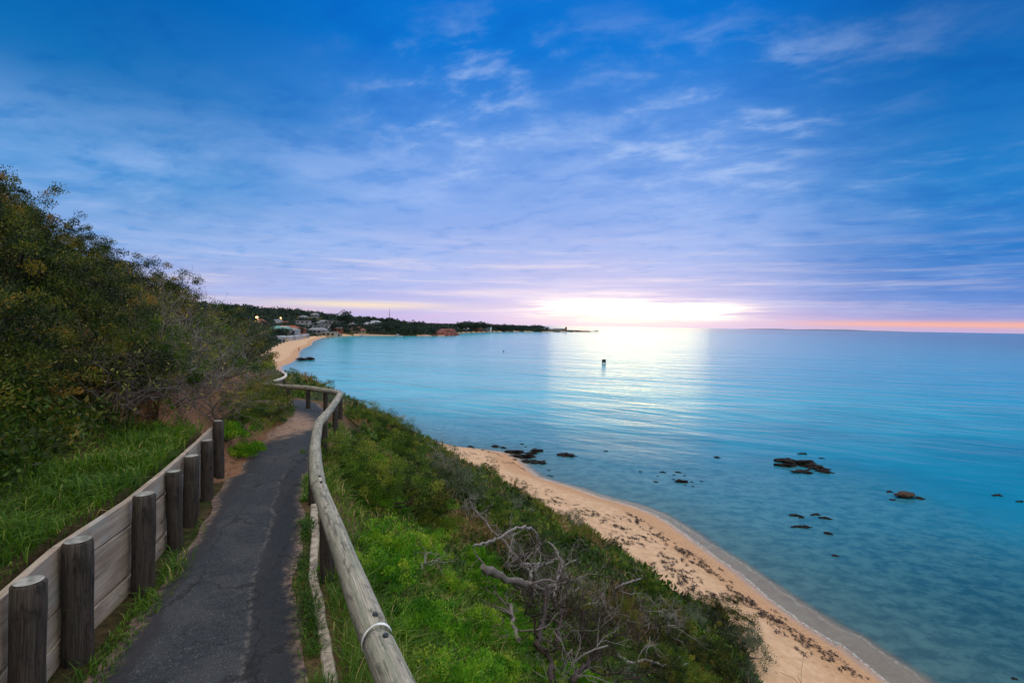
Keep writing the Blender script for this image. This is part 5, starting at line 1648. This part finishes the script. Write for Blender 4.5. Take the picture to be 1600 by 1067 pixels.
boat(566, 526, 6.5, 'small white boat moored below the town left of the headland')
boat(622, 526, 8.0, 'small white boat moored under the dark headland trees')
# the low land across the bay
a = np.radians(np.linspace(24.2, 38.2, 90)); hh_ = 34 * np.sin(np.linspace(0, math.pi, 90)) ** .6 * (1 + .25 * np.sin(np.linspace(0, 13, 90)) + .12 * np.sin(np.linspace(1, 31, 90)))
V = []
for i, t in enumerate(a):
    for r_, z_ in ((16000, -1), (16000, hh_[i] * .25), (16500, hh_[i]), (18500, hh_[i] * .8), (19000, -1)):
        V.append((r_ * math.sin(t), r_ * math.cos(t), z_))
Fc = [(i * 5 + k, i * 5 + k + 1, (i + 1) * 5 + k + 1, (i + 1) * 5 + k) for i in range(len(a) - 1) for k in range(4)]
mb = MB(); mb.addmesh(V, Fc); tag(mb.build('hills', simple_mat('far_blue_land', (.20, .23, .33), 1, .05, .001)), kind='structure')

# ------------------------------------------------------------------ somebody at the far water's edge
def person():
    x, y = on_z(467, 549, .15)
    import bmesh
    J = {'pel': (0, 0, .95), 'spi': (0, .01, 1.2), 'che': (0, .02, 1.38), 'nek': (0, .02, 1.50), 'hed': (0, .04, 1.62), 'top': (0, .03, 1.72),
         'lsh': (-.18, .01, 1.40), 'lel': (-.23, -.03, 1.12), 'lha': (-.24, .06, .86), 'rsh': (.18, .01, 1.40), 'rel': (.23, -.05, 1.12), 'rha': (.24, .03, .86),
         'lhi': (-.09, 0, .90), 'lkn': (-.10, .12, .50), 'lan': (-.10, .16, .08), 'lto': (-.10, .30, .03), 'rhi': (.09, 0, .90), 'rkn': (.10, -.02, .48), 'ran': (.10, -.22, .10), 'rto': (.10, -.10, .03)}
    E = [('pel', 'spi'), ('spi', 'che'), ('che', 'nek'), ('nek', 'hed'), ('hed', 'top'), ('che', 'lsh'), ('lsh', 'lel'), ('lel', 'lha'), ('che', 'rsh'), ('rsh', 'rel'), ('rel', 'rha'),
         ('pel', 'lhi'), ('lhi', 'lkn'), ('lkn', 'lan'), ('lan', 'lto'), ('pel', 'rhi'), ('rhi', 'rkn'), ('rkn', 'ran'), ('ran', 'rto')]
    rad = dict(pel=.15, spi=.14, che=.16, nek=.06, hed=.10, top=.07, lsh=.07, lel=.05, lha=.035, rsh=.07, rel=.05, rha=.035, lhi=.10, lkn=.07, lan=.045, lto=.035, rhi=.10, rkn=.07, ran=.045, rto=.035)
    names = list(J)
    me_ = bpy.data.meshes.new('body'); me_.from_pydata([J[n] for n in names], [(names.index(a), names.index(b)) for a, b in E], [])
    o = link('person', me_)
    mt_, gg, out = material('clothes')
    tcn = gg.new('ShaderNodeTexCoord'); zz = gg.sep(tcn.outputs['Object'])[2]
    cl_ = gg.mix(gg.ss(zz, .92, .95), (.03, .035, .05), (.40, .07, .05)); cl_ = gg.mix(gg.ss(zz, 1.50, 1.52), cl_, (.42, .26, .19)); cl_ = gg.mix(gg.ss(zz, 1.66, 1.68), cl_, (.03, .02, .015))
    principled(gg, out, cl_, .8); me_.materials.append(mt_)
    sk = o.modifiers.new('skin', 'SKIN'); sk.use_smooth_shade = True
    for i, n in enumerate(names): me_.skin_vertices[0].data[i].radius = (rad[n], rad[n] * .8)
    me_.skin_vertices[0].data[0].use_root = True
    o.modifiers.new('sub', 'SUBSURF').render_levels = 2
    o.location = (x, y, max(tz(x, y), 0.0)); o.rotation_euler = (0, 0, .4)
    tag(o, 'person in a red top walking at the water edge of the far beach', 'person')
person()
print('objects', len(bpy.data.objects))

# the woods that close over the far shore as one dark mass
def woods():
    n = 900000
    A = np.radians(rng.uniform(-34, 4, n)); RRw = np.exp(rng.uniform(math.log(125), math.log(1050), n))
    P_ = np.stack([RRw * np.sin(A), RRw * np.cos(A)], 1)
    z_, sh_, tt_, pt_, arc_, h_ = terrain(P_, True)
    ok_ = (tt_ > 1.5) & (sh_ > 2.0) & (tt_ < 190)
    P_, z_, RRw, tt_ = P_[ok_], z_[ok_], RRw[ok_], tt_[ok_]
    hs = np.array(HOUSES)
    # leave gaps round and just in front of the houses
    near = np.zeros(len(P_), bool)
    for hx, hy in hs:
        u_ = np.array((-hx, -hy)) / math.hypot(hx, hy); q_ = P_ - (hx, hy)
        al = q_ @ u_; ac = np.abs(q_ @ np.array((-u_[1], u_[0])))
        near |= (ac < 7.5) & (al > -6) & (al < 26)
    P_, z_, RRw, tt_ = P_[~near], z_[~near], RRw[~near], tt_[~near]
    hgt_ = np.clip(3.0 + 2.4 * pnoise(P_, .16) + 1.8 * pnoise(P_, .43, 3), .6, 8.0) * np.clip(tt_ / 9, .35, 1) * np.clip(RRw / 330, .5, 1.25)
    k = len(P_)
    C_ = np.column_stack([P_, z_ + hgt_ * rng.uniform(0, 1, k) ** .55])
    Ls_ = np.clip(.0028 * RRw, .5, 2.6) * rng.uniform(.6, 1.3, k)
    V_ = leaf_quads(C_, unit(rng.normal(size=(k, 3))), Ls_, Ls_ * .6)
    tn_ = np.clip(.45 + .3 * pnoise(P_, .2, 8) + rng.normal(0, .15, k), 0, 1)
    print('woods', k)
    o = link('woods', quads_mesh('woods', V_, tn_, M_leaf_far))
    tag(o, 'dark woodland covering the far shore between the houses', 'woods', kind='stuff')
woods()
